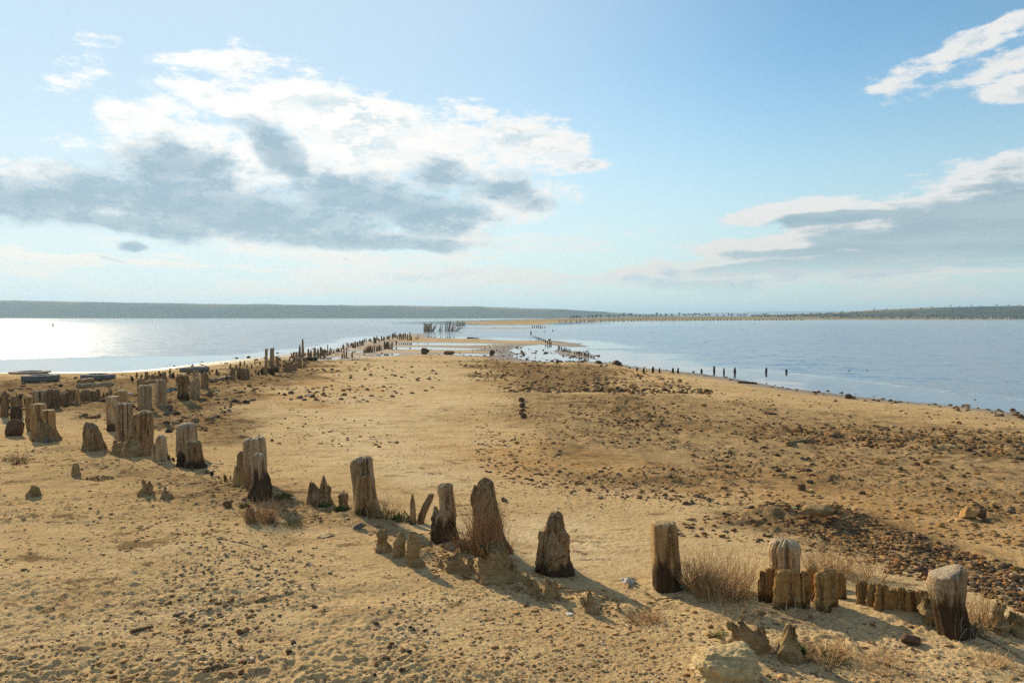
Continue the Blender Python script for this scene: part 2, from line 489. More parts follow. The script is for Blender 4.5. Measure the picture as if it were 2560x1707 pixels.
def mesh_from(name, verts, faces, mat=None, smooth=True, attrs=None):
    me = bpy.data.meshes.new(name)
    verts = np.asarray(verts, np.float32)
    if isinstance(faces, np.ndarray):
        nf, k = faces.shape
        me.vertices.add(len(verts))
        me.vertices.foreach_set("co", verts.ravel())
        me.loops.add(nf * k)
        me.loops.foreach_set("vertex_index", faces.astype(np.int32).ravel())
        me.polygons.add(nf)
        me.polygons.foreach_set("loop_start", np.arange(0, nf * k, k, dtype=np.int32))
        me.update(calc_edges=True)
    else:
        me.from_pydata([tuple(v) for v in verts], [], [tuple(f) for f in faces])
    if smooth:
        me.polygons.foreach_set("use_smooth", np.ones(len(me.polygons), bool))
    for k, v in (attrs or {}).items():
        v = np.asarray(v, np.float32)
        if v.ndim == 1:
            a = me.attributes.new(k, 'FLOAT', 'POINT')
            a.data.foreach_set("value", v)
        else:
            a = me.attributes.new(k, 'FLOAT_COLOR', 'POINT')
            a.data.foreach_set("color", np.concatenate([v, np.ones((len(v), 1), np.float32)], 1).ravel())
    if mat:
        me.materials.append(mat)
    me.update()
    return me


def link(name, me, loc=(0, 0, 0), rz=0.0, parent=None):
    o = bpy.data.objects.new(name, me)
    COL.objects.link(o)
    o.location = loc
    o.rotation_euler = (0, 0, rz)
    if parent is not None:
        o.parent = parent
    return o


def tag(o, label=None, category=None, group=None, kind=None):
    if label:
        o["label"] = label
    if category:
        o["category"] = category
    if group:
        o["group"] = group
    if kind:
        o["kind"] = kind
    return o


def grid_faces(nr, nc, wrap=False):
    i = np.arange(nr - 1)[:, None]
    j = np.arange(nc if wrap else nc - 1)[None, :]
    j2 = (j + 1) % nc
    return np.stack([i * nc + j + 0 * i, i * nc + j2 + 0 * i, (i + 1) * nc + j2, (i + 1) * nc + j], -1).reshape(-1, 4)


class Soup:
    """collects pieces into one mesh"""
    def __init__(self):
        self.v, self.f, self.c, self.n = [], [], [], 0

    def add(self, v, f, col=None):
        v = np.asarray(v, float)
        self.v.append(v)
        self.f.extend([tuple(int(i) + self.n for i in q) for q in f])
        if col is not None:
            self.c.append(np.tile(np.asarray(col, float), (len(v), 1)) if np.ndim(col) == 1 else np.asarray(col))
        self.n += len(v)

    def mesh(self, name, mat, smooth=True):
        v = np.concatenate(self.v)
        return mesh_from(name, v, self.f, mat, smooth, dict(tint=np.concatenate(self.c)) if self.c else None)


# ---------------------------------------------------------------- materials
def material(name):
    m = bpy.data.materials.new(name)
    m.use_nodes = True
    m.node_tree.nodes.clear()
    n = Nodes(m.node_tree)
    out = n.new('ShaderNodeOutputMaterial')
    b = n.new('ShaderNodeBsdfPrincipled')
    n.l.new(b.outputs[0], out.inputs[0])
    return m, n, b


def bump(n, b, height, strength=0.5, dist=0.01):
    nd = n.new('ShaderNodeBump')
    nd.inputs['Strength'].default_value = strength
    nd.inputs['Distance'].default_value = dist
    n.put(nd.inputs['Height'], height)
    n.l.new(nd.outputs[0], b.inputs['Normal'])


def attr(n, name, color=False):
    nd = n.new('ShaderNodeAttribute', attribute_name=name)
    return nd.outputs['Color'] if color else nd.outputs['Fac']


def pos(n):
    return n.new('ShaderNodeNewGeometry').outputs['Position']


def make_sand():
    m, n, b = material("sand")
    p = pos(n)
    flat = n.mapping(p, scale=(1, 1, 0.3))
    big = n.noise(flat, 0.35, 4, 0.6)
    mid = n.noise(n.mapping(p, scale=(0.55, 1.6, 1)), 2.6, 6, 0.65)
    fine = n.noise(p, 55.0, 4, 0.7)
    grit = n.noise(p, 210.0, 2, 0.6)
    c = n.mix(n.smooth(big, 0.35, 0.68), (0.60, 0.435, 0.225), (0.50, 0.345, 0.165))
    c = n.mix(n.math('MULTIPLY', n.smooth(mid, 0.48, 0.68), 0.7), c, (0.37, 0.245, 0.12))
    c = n.mix(n.math('MULTIPLY', n.smooth(mid, 0.45, 0.28), 0.5), c, (0.68, 0.53, 0.31))
    c = n.mix(n.math('MULTIPLY', attr(n, 'pale'), n.smooth(mid, 0.7, 0.35, 0.15, 0.8)), c, (0.70, 0.545, 0.325))
    c = n.mix(n.math('MULTIPLY', attr(n, 'rust'), n.smooth(mid, 0.3, 0.7, 0.25, 0.8)), c, (0.42, 0.225, 0.075))
    dn = n.noise(n.mapping(p, scale=(0.8, 1.15, 1)), 5.5, 8, 0.82)
    dm = n.math('MULTIPLY', attr(n, 'dirt'), n.smooth(dn, 0.38, 0.56, 0.38, 1.0))
    c = n.mix(n.math('MULTIPLY', dm, 0.9), c, n.mix(n.smooth(fine, 0.4, 0.6), (0.20, 0.122, 0.054), (0.105, 0.066, 0.032)))
    # crumbs of darker soil and bits of old wood trodden into the surface
    fleck = n.noise(n.mapping(p, scale=(0.75, 1.0, 1.0)), 26.0, 5, 0.72, 0.4)
    where = n.smooth(n.noise(n.mapping(p, scale=(0.6, 1.4, 1), loc=(4, 9, 0)), 0.9, 4, 0.65), 0.36, 0.62, 0.25, 1.0)
    c = n.mix(n.math('MULTIPLY', n.smooth(fleck, 0.545, 0.63), n.math('MULTIPLY', where, 0.8)), c, (0.175, 0.112, 0.055))
    blot = n.noise(n.mapping(p, scale=(0.8, 1.0, 1.0), loc=(2, 3, 0)), 3.6, 8, 0.78, 0.3)
    where2 = n.math('MULTIPLY_ADD', attr(n, 'dirt'), 0.06, n.smooth(n.noise(flat, 0.5, 3, 0.6), 0.4, 0.65, -0.03, 0.03))
    c = n.mix(n.smooth(n.math('ADD', blot, where2), 0.57, 0.61, 0.0, 0.8), c, (0.13, 0.08, 0.038))
    c = n.mix(n.smooth(fine, 0.38, 0.75, 0.0, 0.5), c, (0.27, 0.175, 0.085))
    c = n.mix(n.smooth(grit, 0.53, 0.75, 0.0, 0.6), c, (0.15, 0.115, 0.08))
    c = n.mix(n.smooth(grit, 0.42, 0.2, 0.0, 0.4), c, (0.72, 0.57, 0.36))
    c = n.mix(n.math('MULTIPLY', attr(n, 'far'), 0.9), c, n.mix(n.smooth(n.noise(p, 0.05, 5, 0.6), 0.4, 0.6), (0.30, 0.21, 0.11), (0.17, 0.17, 0.075)))
    wet = n.math('MULTIPLY', attr(n, 'wet'), n.smooth(big, 0.2, 0.6, 0.75, 1.0))
    c = n.mix(n.math('MULTIPLY', wet, 0.85), c, (0.12, 0.088, 0.056))
    n.put(b.inputs['Base Color'], c)
    n.put(b.inputs['Roughness'], n.lin(wet, 0, 1, 0.92, 0.42))
    n.put(b.inputs['Specular IOR Level'], n.math('MULTIPLY', wet, 0.5))
    h = n.math('ADD', n.math('MULTIPLY', fine, 0.7), n.math('MULTIPLY', grit, 0.35))
    bump(n, b, n.math('ADD', h, n.math('MULTIPLY', fleck, 0.8)), 0.75, 0.014)
    return m


def make_water():
    m, n, b = material("water")
    p = pos(n)
    calm = attr(n, 'calm')
    rip = n.noise(n.mapping(p, scale=(0.75, 1.0, 0.0)), 3.4, 4, 0.62, 0.6, color=True)
    chop = n.noise(n.mapping(p, scale=(0.6, 1.0, 0.0), rot=(0, 0, 0.35)), 1.25, 3, 0.6, 0.4, color=True)
    swell = n.noise(n.mapping(p, scale=(0.3, 1.0, 0.0)), 0.05, 3, 0.5)
    v = n.vmath('ADD', n.vmath('MULTIPLY', n.vmath('SUBTRACT', rip, (0.5, 0.5, 0.5)), (0.36, 0.46, 0.0)),
                n.vmath('MULTIPLY', n.vmath('SUBTRACT', chop, (0.5, 0.5, 0.5)), (0.46, 0.66, 0.0)))
    amt = n.math('MULTIPLY', n.lin(calm, 0, 1, 1.0, 0.03), n.smooth(swell, 0.3, 0.6, 0.6, 1.05))
    sc = n.new('ShaderNodeVectorMath', operation='SCALE')
    n.l.new(v, sc.inputs[0])
    n.l.new(amt, sc.inputs['Scale'])
    nn = n.vmath('NORMALIZE', n.vmath('ADD', sc.outputs[0], (0, 0, 1)))
    n.l.new(nn, b.inputs['Normal'])
    b.inputs['Base Color'].default_value = (0.13, 0.19, 0.27, 1)
    n.put(b.inputs['Roughness'], n.lin(calm, 0, 1, 0.19, 0.03))
    b.inputs['IOR'].default_value = 1.45
    return m


def make_hill(name, a, bcol, ccol):
    m, n, b = material(name)
    p = pos(n)
    n1 = n.noise(n.mapping(p, scale=(1, 1, 4)), 0.006, 6, 0.6)
    n2 = n.noise(n.mapping(p, scale=(1, 1, 3)), 0.03, 5, 0.65)
    c = n.mix(n.smooth(n1, 0.35, 0.65), a, bcol)
    c = n.mix(n.smooth(n2, 0.56, 0.72, 0, 0.7), c, ccol)
    c = n.mix(attr(n, 'field'), c, (0.34, 0.28, 0.13))
    n.put(b.inputs['Base Color'], c)
    b.inputs['Roughness'].default_value = 1.0
    b.inputs['Specular IOR Level'].default_value = 0.0
    return m


M_SAND = make_sand()
M_WATER = make_water()
M_HILL = make_hill("hill_scrub", (0.055, 0.07, 0.05), (0.085, 0.09, 0.055), (0.17, 0.15, 0.095))


# ---------------------------------------------------------------- ground, water, hills
def polar(rows, cols):
    rr, aa = np.meshgrid(rows, cols, indexing='ij')
    return rr * np.sin(aa), rr * np.cos(aa)


def build_ground():
    rows = np.concatenate([np.linspace(0.3, 3.25, 36), F_PX * CAM_H / (np.arange(1838, 872, -1.75) - HOR), np.geomspace(43.5, 11000, 150)])
    cols = np.radians(np.concatenate([np.linspace(-180, -37.3, 60), np.linspace(-37, 37, 700), np.linspace(37.3, 180, 60)[:-1]]))
    x, y = polar(rows, cols)
    sh = x.shape
    x, y = x.ravel(), y.ravel()
    z, at_ = ground(x, y, True)
    GRID.update(rows=rows, cols=cols, z=z.reshape(sh))
    me = mesh_from("ground", np.stack([x, y, z], 1), grid_faces(sh[0], sh[1], True)[:, ::-1], M_SAND, True, at_)
    tag(link("ground", me), kind="structure")


def build_water():
    rows = np.concatenate([np.linspace(2, 12, 10), np.geomspace(12.3, 11000, 240)])
    cols = np.radians(np.concatenate([np.linspace(-180, -40, 60), np.linspace(-39.7, 39.7, 240), np.linspace(40, 180, 60)[:-1]]))
    x, y = polar(rows, cols)
    sh = x.shape
    x, y = x.ravel(), y.ravel()
    sd, far = land_sd(x, y)
    wide = np.where(x < 0, 9.0, 3.8)
    r = np.hypot(x, y)
    wide = np.where((r > 40), np.clip(r * 0.045, 2.5, 10), wide)
    edge = wide * (1 + 0.5 * fbm2(x / 6, y / 6, 3, 3))
    calm = sstep(-sd, edge * 1.25, edge * 0.7)
    calm = np.where((far > -60) & (r > 150), sstep(-far, 45, 5), calm)
    calm = np.where((r > 75) & (far < -60), calm * 0.35, calm)
    calm = np.maximum(calm, 0.5 * sstep(r, 50, 450))
    me = mesh_from("water", np.stack([x, y, np.full_like(x, WATER_Z)], 1), grid_faces(sh[0], sh[1], True)[:, ::-1], M_WATER, True, dict(calm=calm))
    tag(link("water", me), kind="structure")


def ridge(name, ref, front, back, tops, amp, seed, a0, a1, field=0.0):
    """a hillside seen across the water: tops = photograph pixels of its crest, ref = metres to the crest"""
    xs = np.array([t[0] for t in tops], float)
    hs = np.array([(HOR - t[1]) / F_PX * ref + CAM_H for t in tops])
    n_a, n_d = 420, 30
    pxs = np.linspace(a0, a1, n_a)
    crest = np.interp(pxs, xs, hs)
    u = (pxs - CX) / F_PX
    t = np.linspace(0, 1, n_d)
    X = np.zeros((n_d, n_a)); Y = np.zeros((n_d, n_a)); Z = np.zeros((n_d, n_a)); Fd = np.zeros((n_d, n_a))
    for i, ti in enumerate(t):
        yy = front + (back - front) * ti ** 1.6
        X[i] = u * yy
        Y[i] = yy
        k = sstep(np.array([(yy - front) / (ref - front)]), 0, 1.0)[0]
        Z[i] = crest * k * np.where(yy > ref, yy / ref * (1 - 0.25 * (yy - ref) / (back - ref)), 1)
        gully = fbm2(X[i] / 90.0, np.full(n_a, yy / 260.0), 4, seed)
        Z[i] += amp * gully * k * (1 - 0.8 * (yy >= ref * 0.97)) - 1.0 * (i == 0)
        Fd[i] = field * sstep(np.array([yy / ref]), 0.93, 0.99)[0] * (vn2(X[i] / 140, Y[i] / 140, 4) > 0.35)
    me = mesh_from(name, np.stack([X.ravel(), Y.ravel(), Z.ravel()], 1), grid_faces(n_d, n_a), M_HILL, True, dict(field=Fd.ravel()))
    tag(link(name, me), kind="structure")


build_ground()
build_water()
ridge("hill_across_the_water", 1750, 1450, 2600,
      [(-1800, 735), (-700, 742), (0, 752), (200, 754), (420, 758), (640, 761.5), (980, 763.5), (1200, 767), (1350, 772), (1440, 776), (1500, 779), (1560, 783), (1650, 787), (1800, 792)],
      9, 61, -2200, 1700, field=0.55)
ridge("distant_hills", 5200, 4600, 7000, [(1300, 776), (1560, 782), (1660, 785), (1760, 782), (1900, 779), (2100, 778), (2300, 781), (2560, 776), (3600, 768)], 10, 71, 1350, 3600)
ridge("bank_slope", 980, 800, 1800, [(1850, 792), (1980, 787), (2100, 781), (2200, 774), (2300, 770), (2400, 767), (2560, 764), (2900, 758), (4200, 745)], 1.5, 81, 1850, 4200, field=0.9)

# ---------------------------------------------------------------- materials of the things
def make_wood(name, light, dark, weather, rotcol=(0.055, 0.034, 0.02)):
    m, n, b = material(name)
    tc = n.new('ShaderNodeTexCoord').outputs['Object']
    oi = n.new('ShaderNodeObjectInfo').outputs['Random']
    off = n.new('ShaderNodeCombineXYZ')
    n.l.new(n.math('MULTIPLY', oi, 37.0), off.inputs[0])
    n.l.new(n.math('MULTIPLY', oi, 11.0), off.inputs[2])
    p = n.vmath('ADD', tc, off.outputs[0])
    grain = n.noise(n.mapping(p, scale=(1, 1, 0.06)), 42.0, 5, 0.68, 0.25)
    coarse = n.noise(n.mapping(p, scale=(1, 1, 0.16)), 16.0, 5, 0.6, 0.8)
    rings = n.noise(n.mapping(p, scale=(0.5, 0.5, 2.2)), 22.0, 4, 0.6, 1.2)
    spots = n.noise(p, 30.0, 4, 0.6)
    c = n.mix(n.smooth(coarse, 0.35, 0.65), light, dark)
    c = n.mix(n.smooth(grain, 0.49, 0.62, 0, 0.85), c, tuple(0.35 * q for q in dark))
    c = n.mix(n.smooth(spots, 0.5, 0.7, 0, 0.6), c, weather)
    c = n.mix(n.smooth(rings, 0.52, 0.7, 0, 0.35), c, tuple(0.5 * q for q in light))
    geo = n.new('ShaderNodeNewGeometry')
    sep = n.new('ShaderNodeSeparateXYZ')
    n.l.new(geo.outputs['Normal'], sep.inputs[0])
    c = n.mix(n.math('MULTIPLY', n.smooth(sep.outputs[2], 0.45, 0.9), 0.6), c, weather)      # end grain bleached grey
    rot = n.math('ADD', attr(n, 'rot'), n.math('MULTIPLY', n.math('SUBTRACT', coarse, 0.5), 0.9))
    c = n.mix(n.smooth(rot, 0.35, 0.6, 0, 0.92), c, rotcol)
    c = n.mix(1.0, c, n.mix(oi, (0.8, 0.8, 0.8), (1.15, 1.12, 1.08)), 'MULTIPLY')
    n.put(b.inputs['Base Color'], c)
    b.inputs['Roughness'].default_value = 0.9
    b.inputs['Specular IOR Level'].default_value = 0.04
    h = n.math('ADD', n.math('MULTIPLY', grain, 0.8), n.math('MULTIPLY', n.math('ADD', coarse, rings), 0.6))
    bump(n, b, h, 1.0, 0.022)
    return m


def make_crust():
    m, n, b = material("crusted_sand")
    p = pos(n)
    a = n.noise(p, 14.0, 6, 0.65)
    f = n.noise(p, 90.0, 4, 0.7)
    st = n.noise(n.mapping(p, scale=(0.4, 0.4, 3.0)), 30.0, 4, 0.6, 0.8)
    c = n.mix(n.smooth(a, 0.35, 0.65), (0.46, 0.32, 0.155), (0.31, 0.205, 0.095))
    c = n.mix(n.smooth(f, 0.5, 0.75, 0, 0.6), c, (0.16, 0.10, 0.05))
    c = n.mix(n.smooth(st, 0.5, 0.65, 0, 0.5), c, (0.22, 0.14, 0.065))
    n.put(b.inputs['Base Color'], c)
    b.inputs['Roughness'].default_value = 0.95
    b.inputs['Specular IOR Level'].default_value = 0.04
    bump(n, b, n.math('ADD', n.math('MULTIPLY', f, 0.6), n.math('ADD', a, n.math('MULTIPLY', st, 0.7))), 1.0, 0.025)
    return m


def make_stone(name, tinted):
    m, n, b = material(name)
    p = pos(n)
    a = n.noise(p, 35.0, 5, 0.65)
    f = n.noise(p, 160.0, 3, 0.6)
    if tinted:
        c = attr(n, 'tint', True)
    else:
        oi = n.new('ShaderNodeObjectInfo').outputs['Random']
        cr = n.new('ShaderNodeValToRGB')
        n.l.new(oi, cr.inputs[0])
        e = cr.color_ramp
        e.interpolation = 'CONSTANT'
        cols = [(0.075, 0.052, 0.036), (0.13, 0.105, 0.085), (0.20, 0.115, 0.05), (0.10, 0.072, 0.05), (0.055, 0.045, 0.04), (0.27, 0.165, 0.07), (0.17, 0.085, 0.04), (0.24, 0.20, 0.15)]
        for i, q in enumerate(cols):
            el_ = e.elements[i] if i < 2 else e.elements.new(i / len(cols))
            el_.position = i / len(cols)
            el_.color = (*q, 1)
        c = cr.outputs[0]
    c = n.mix(n.smooth(a, 0.5, 0.75, 0, 0.6), c, (0.30, 0.22, 0.13))
    c = n.mix(n.smooth(f, 0.5, 0.75, 0, 0.5), c, (0.05, 0.04, 0.03))
    n.put(b.inputs['Base Color'], c)
    b.inputs['Roughness'].default_value = 0.8
    b.inputs['Specular IOR Level'].default_value = 0.04
    bump(n, b, n.math('ADD', a, n.math('MULTIPLY', f, 0.4)), 0.6, 0.012)
    return m


def make_plain(name, col, col2, rough=0.9, scale=30.0, trans=0.0):
    m, n, b = material(name)
    p = pos(n)
    a = n.noise(p, scale, 4, 0.6)
    n.put(b.inputs['Base Color'], n.mix(n.smooth(a, 0.35, 0.65), col, col2))
    b.inputs['Roughness'].default_value = rough
    b.inputs['Specular IOR Level'].default_value = 0.04
    bump(n, b, a, 0.6, 0.02)
    return m


def make_tint(name, rough=0.9):
    m, n, b = material(name)
    c = attr(n, 'tint', True)
    n.put(b.inputs['Base Color'], n.mix(n.noise(pos(n), 40.0, 3), c, n.mix(1.0, c, (0.55, 0.55, 0.55), 'MULTIPLY')))
    b.inputs['Roughness'].default_value = rough
    b.inputs['Specular IOR Level'].default_value = 0.04
    return m


M_GREY = make_wood("weathered_wood", (0.50, 0.365, 0.215), (0.33, 0.215, 0.115), (0.50, 0.42, 0.31))
M_TAN = make_wood("tan_wood", (0.52, 0.345, 0.155), (0.34, 0.195, 0.082), (0.46, 0.35, 0.21))
M_DARK = make_wood("dark_wood", (0.36, 0.235, 0.12), (0.20, 0.12, 0.06), (0.38, 0.285, 0.185))
M_RUSTWOOD = make_wood("rust_brown_wood", (0.40, 0.235, 0.085), (0.24, 0.13, 0.045), (0.40, 0.27, 0.13))
M_WETWOOD = make_wood("soaked_wood", (0.10, 0.07, 0.045), (0.055, 0.038, 0.026), (0.15, 0.12, 0.09))
M_CRUST = make_crust()
M_STONE = make_stone("stone", False)
M_GRAVEL = make_stone("gravel", True)
M_TYRE = make_plain("old_rubber", (0.12, 0.118, 0.115), (0.21, 0.20, 0.18), 0.8, 12.0)
M_BLACK = make_plain("black_rubber", (0.012, 0.012, 0.012), (0.03, 0.028, 0.025), 0.7, 12.0)
M_STALK = make_tint("dry_stalk")
M_LEAF = make_tint("leaf", 0.7)
M_WHITE = make_plain("white_plastic", (0.75, 0.75, 0.73), (0.5, 0.49, 0.46), 0.5, 25.0)
M_GREEN = make_plain("green_plastic", (0.05, 0.22, 0.14), (0.08, 0.28, 0.19), 0.4, 25.0)
M_BIRD = make_plain("dark_feather", (0.03, 0.03, 0.03), (0.06, 0.055, 0.05), 0.9, 25.0)
M_BARK = make_plain("bark", (0.09, 0.065, 0.045), (0.05, 0.04, 0.03), 0.95, 6.0)


# ---------------------------------------------------------------- posts and stumps
def loft(rows, seed, depth=1.0, grain=0.05, lump=0.03, jag=0.0, slant=0.0, dome=0.12, cracks=(), square=2.6, rot=-1.0, nth=None, nz=None, below=0.12, yoff=0.0, twist=0.0, rug=0.0, corr=0.0, rugz=0.22):
    """weathered timber: rows = (height, centre x, half width) in metres from the top down"""
    rows = sorted(rows)
    zs = np.array([r[0] for r in rows]); cs = np.array([r[1] for r in rows]); ws = np.array([r[2] for r in rows])
    top = zs[-1]
    hgt = max(top, 1e-3)
    nth = nth or 56
    nz = nz or 30
    lv = np.concatenate([[-below], np.linspace(-below * 0.3, top, nz)])
    th = np.linspace(0, 2 * math.pi, nth, endpoint=False)
    ct, st = np.cos(th), np.sin(th)
    k = (np.abs(ct) ** square + np.abs(st) ** square) ** (-1.0 / square)
    wmax = ws.max()
    s3 = seed * 3.17
    nj = np.array(fbm3(ct * 1.6 + s3, st * 1.6, np.full(nth, s3), 3, seed))
    nj2 = fbm3(ct * 7 + s3, st * 7, np.full(nth, s3 + 4), 2, seed + 2)
    wt = ws[-1]
    caps = np.array([0.93, 0.8, 0.6, 0.38, 0.16])
    zl = np.concatenate([lv, np.full(5, top)])[:, None]
    shrink = np.concatenate([np.ones(len(lv)), caps])[:, None]
    lift = np.concatenate([np.zeros(len(lv)), dome * wt * (1 - caps ** 2) + 0.02 * wt * np.sin(caps * 37 + seed)])[:, None]
    n = len(zl)
    CT, ST, ZZ = np.broadcast_to(ct, (n, nth)), np.broadcast_to(st, (n, nth)), np.broadcast_to(zl, (n, nth))
    t = np.clip(zl / hgt, 0, 1)
    c = np.interp(zl, zs, cs)
    w = np.interp(zl, zs, ws)
    g = fbm3(CT * 6 + s3, ST * 6, ZZ / wmax * 0.35, 3, seed + 1)
    g2 = fbm3(CT * 14 + s3, ST * 14, ZZ / wmax * 0.8, 2, seed + 7)
    lm = fbm3(CT * 1.5 + s3, ST * 1.5, ZZ / wmax * 1.6, 3, seed + 5)
    R = k * (1 + grain * g + 0.5 * grain * g2 + lump * 2.0 * lm)
    for (a, wd, dp, t0) in cracks:
        da = (th - math.radians(a) + math.pi) % (2 * math.pi) - math.pi
        R = R * (1 - dp * np.exp(-(da / wd) ** 2) * sstep(t, t0, t0 + 0.2) * shrink ** 4)
    if corr:
        R = R * (1 + corr * np.sin(zl / 0.0085 + seed) * (0.6 + 0.8 * lm))
    if rug:
        x0, y0 = w * CT, w * depth * ST
        rg = fbm3(x0 / 0.04 + s3, y0 / 0.04, ZZ / rugz, 4, seed + 9)
        rg2 = np.maximum(0, fbm3(x0 / 0.09 + s3, y0 / 0.09, ZZ / rugz / 1.5, 2, seed + 12))
        R = R * (1 + (rug * rg - 1.6 * rug * rg2) / np.maximum(w, 0.02))
    R = R * shrink
    a2 = th + twist * t
    x = c + w * np.cos(a2) * R
    y = yoff + np.minimum(w, wmax) * depth * np.sin(a2) * R
    up = t ** 5
    z = zl + up * (jag * (nj * 0.8 + nj2 * 0.9)) * (0.35 + 0.65 * shrink) + slant * (x - c) * up + lift
    V = np.stack([x, y, z], -1).reshape(-1, 3)
    RT = np.broadcast_to(np.clip(rot - t + 0.5, 0, 1) if rot > 0 else 0 * t, (n, nth)).ravel()
    F = [tuple(q) for q in grid_faces(n, nth, True)]
    F.append(tuple(range((n - 1) * nth, n * nth)))
    F.append(tuple(range(nth - 1, -1, -1)))
    return V, F, RT


USED = []


def post(name, label, category, mat, pieces, group=None, base=None, **kw):
    """pieces: lists of photograph rows (y, x left, x right), first piece sets the foot"""
    if isinstance(pieces[0], tuple) and not isinstance(pieces[0][0], (tuple, list)) and len(pieces[0]) == 3:
        pieces = [pieces]
    norm = []
    for q in pieces:
        norm.append((q, {}) if not isinstance(q, dict) else (q['rows'], {a: b for a, b in q.items() if a != 'rows'}))
    main = norm[0][0]
    yb, xl, xr = max(main)
    bx = (xl + xr) / 2
    gx, gy, gz = ground_at(bx, yb)
    sc = math.hypot(gy, CAM_H) / math.hypot(F_PX, yb - HOR) * 1.0
    sc = gy / F_PX
    seed = int(bx * 7 + yb * 3) % 9973
    V, F, R, n0 = [], [], [], 0
    for i, (rows, o) in enumerate(norm):
        rr = [((yb - y) * sc, ((a + b) / 2 - bx) * sc, max((b - a) / 2 * sc, 0.004)) for (y, a, b) in rows]
        opt = dict(kw)
        opt.update(o)
        if 'yoff' in opt:
            opt['yoff'] = opt['yoff'] * sc
        pxh = (yb - min(r[0] for r in rows))
        opt.setdefault('nth', 88 if pxh > 85 else (52 if pxh > 35 else 18))
        opt.setdefault('nz', 46 if pxh > 85 else (28 if pxh > 35 else 9))
        opt.setdefault('rug', 0.008 if pxh > 35 else 0.0)
        wm = max(r[2] for r in rr)
        if 'jag' in opt:
            opt['jag'] = opt['jag'] * wm * 1.2
        opt['cracks'] = [(q[0], q[1] * 2.0, min(q[2] * 1.5, 0.62), q[3]) for q in opt.get('cracks', ())]
        v, f, r = loft(rr, seed + 13 * i, **opt)
        V.append(v); R.append(r)
        F += [tuple(int(a) + n0 for a in q) for q in f]
        n0 += len(v)
    me = mesh_from(name, np.concatenate(V), F, mat, True, dict(rot=np.concatenate(R)))
    o = link(name, me, (gx, gy, gz))
    USED.append((gx, gy))
    return tag(o, label, category, group)


G_ROW = "posts of the near row"
P = lambda *a, **k: post("wooden_post", a[0], "post", *a[1:], **k)
S = lambda *a, **k: post("wooden_stump", a[0], "stump", *a[1:], **k)
def blunt(pieces):
    pieces = [pieces] if isinstance(pieces[0], tuple) else pieces
    out = []
    for q in pieces:
        rows = q['rows'] if isinstance(q, dict) else q
        wb = max(b - a for _, a, b in rows)
        rows = [(y, (a + b) / 2 - max(b - a, wb * 0.48) / 2, (a + b) / 2 + max(b - a, wb * 0.48) / 2) for y, a, b in rows]
        out.append({**q, 'rows': rows} if isinstance(q, dict) else rows)
    return out


C = lambda lb, pieces, **k: post("sand_stump", lb, "sand stump", M_CRUST, blunt(pieces), **{**dict(grain=0.06, lump=0.16, jag=0.8, dome=0.15, square=2.5, rug=0.034, rugz=0.05), **k})

# --- near row, right to left
P("thick pale post with slanting top and dark rotten foot at the right", M_GREY,
  [(1414, 2368, 2404), (1419, 2348, 2408), (1430, 2326, 2410), (1460, 2320, 2409), (1500, 2330, 2407), (1540, 2340, 2413), (1577, 2348, 2432)],
  slant=0.3, rot=0.52, grain=0.04, lump=0.015, cracks=[(-60, 0.12, 0.3, 0.0), (-20, 0.1, 0.2, 0.3)], dome=0.15)
P("short round post with cracked grey top behind the brown palisade stubs", M_GREY,
  [(1352, 1934, 1990), (1358, 1925, 1996), (1372, 1921, 1998), (1400, 1925, 1998), (1440, 1926, 2000)],
  cracks=[(-100, 0.07, 0.3, 0.2), (-150, 0.08, 0.35, 0.0)], jag=0.12, dome=0.3, grain=0.07)
P("square-topped brown post with a long crack, left of the big dry bush", M_TAN,
  [(1302, 1638, 1684), (1305, 1629, 1691), (1320, 1626, 1693), (1380, 1630, 1698), (1440, 1632, 1703), (1463, 1631, 1708)],
  cracks=[(-55, 0.075, 0.42, 0.0), (-115, 0.06, 0.1, 0.3)], square=3.4, rot=0.32, grain=0.05, dome=0.06)
S("gnarled dark stump with a ragged top, standing alone on the sand", M_DARK,
  [[(1288, 1378, 1398), (1294, 1372, 1407), (1312, 1362, 1414), (1340, 1360, 1417), (1370, 1356, 1421), (1400, 1350, 1430), (1424, 1346, 1438)],
   dict(rows=[(1322, 1366, 1380), (1335, 1362, 1394), (1370, 1360, 1404), (1405, 1356, 1408)], yoff=-22, lump=0.25),
   dict(rows=[(1326, 1346, 1356), (1345, 1345, 1362), (1400, 1340, 1366)], yoff=-8, lump=0.2)],
  lump=0.2, grain=0.14, jag=0.45, rot=0.2, rug=0.022, rugz=0.08)
S("tall rounded stump wrapped in dry brown stalks", M_DARK,
  [[(1197, 1208, 1222), (1203, 1199, 1232), (1225, 1190, 1238), (1260, 1184, 1245), (1300, 1185, 1252), (1340, 1184, 1259), (1372, 1178, 1270)],
   dict(rows=[(1215, 1186, 1194), (1240, 1176, 1200), (1290, 1184, 1210)], lump=0.25, jag=0.5),
   dict(rows=[(1330, 1250, 1258), (1350, 1256, 1268), (1376, 1266, 1284)], lump=0.1)],
  lump=0.12, grain=0.13, dome=0.5, jag=0.15)
P("weathered post with a grey knob top and flared foot, left of the stalk-wrapped stump", M_GREY,
  [[(1208, 1100, 1126), (1212, 1095, 1132), (1225, 1095, 1133), (1240, 1098, 1136), (1265, 1100, 1139), (1290, 1090, 1141), (1320, 1083, 1143), (1347, 1084, 1148)],
   dict(rows=[(1268, 1084, 1092), (1290, 1078, 1104), (1340, 1076, 1110)], lump=0.22, jag=0.5, rot=0.9)],
  cracks=[(-40, 0.07, 0.35, 0.0), (-20, 0.05, 0.25, 0.2)], lump=0.06, grain=0.09, rot=0.35, jag=0.15)
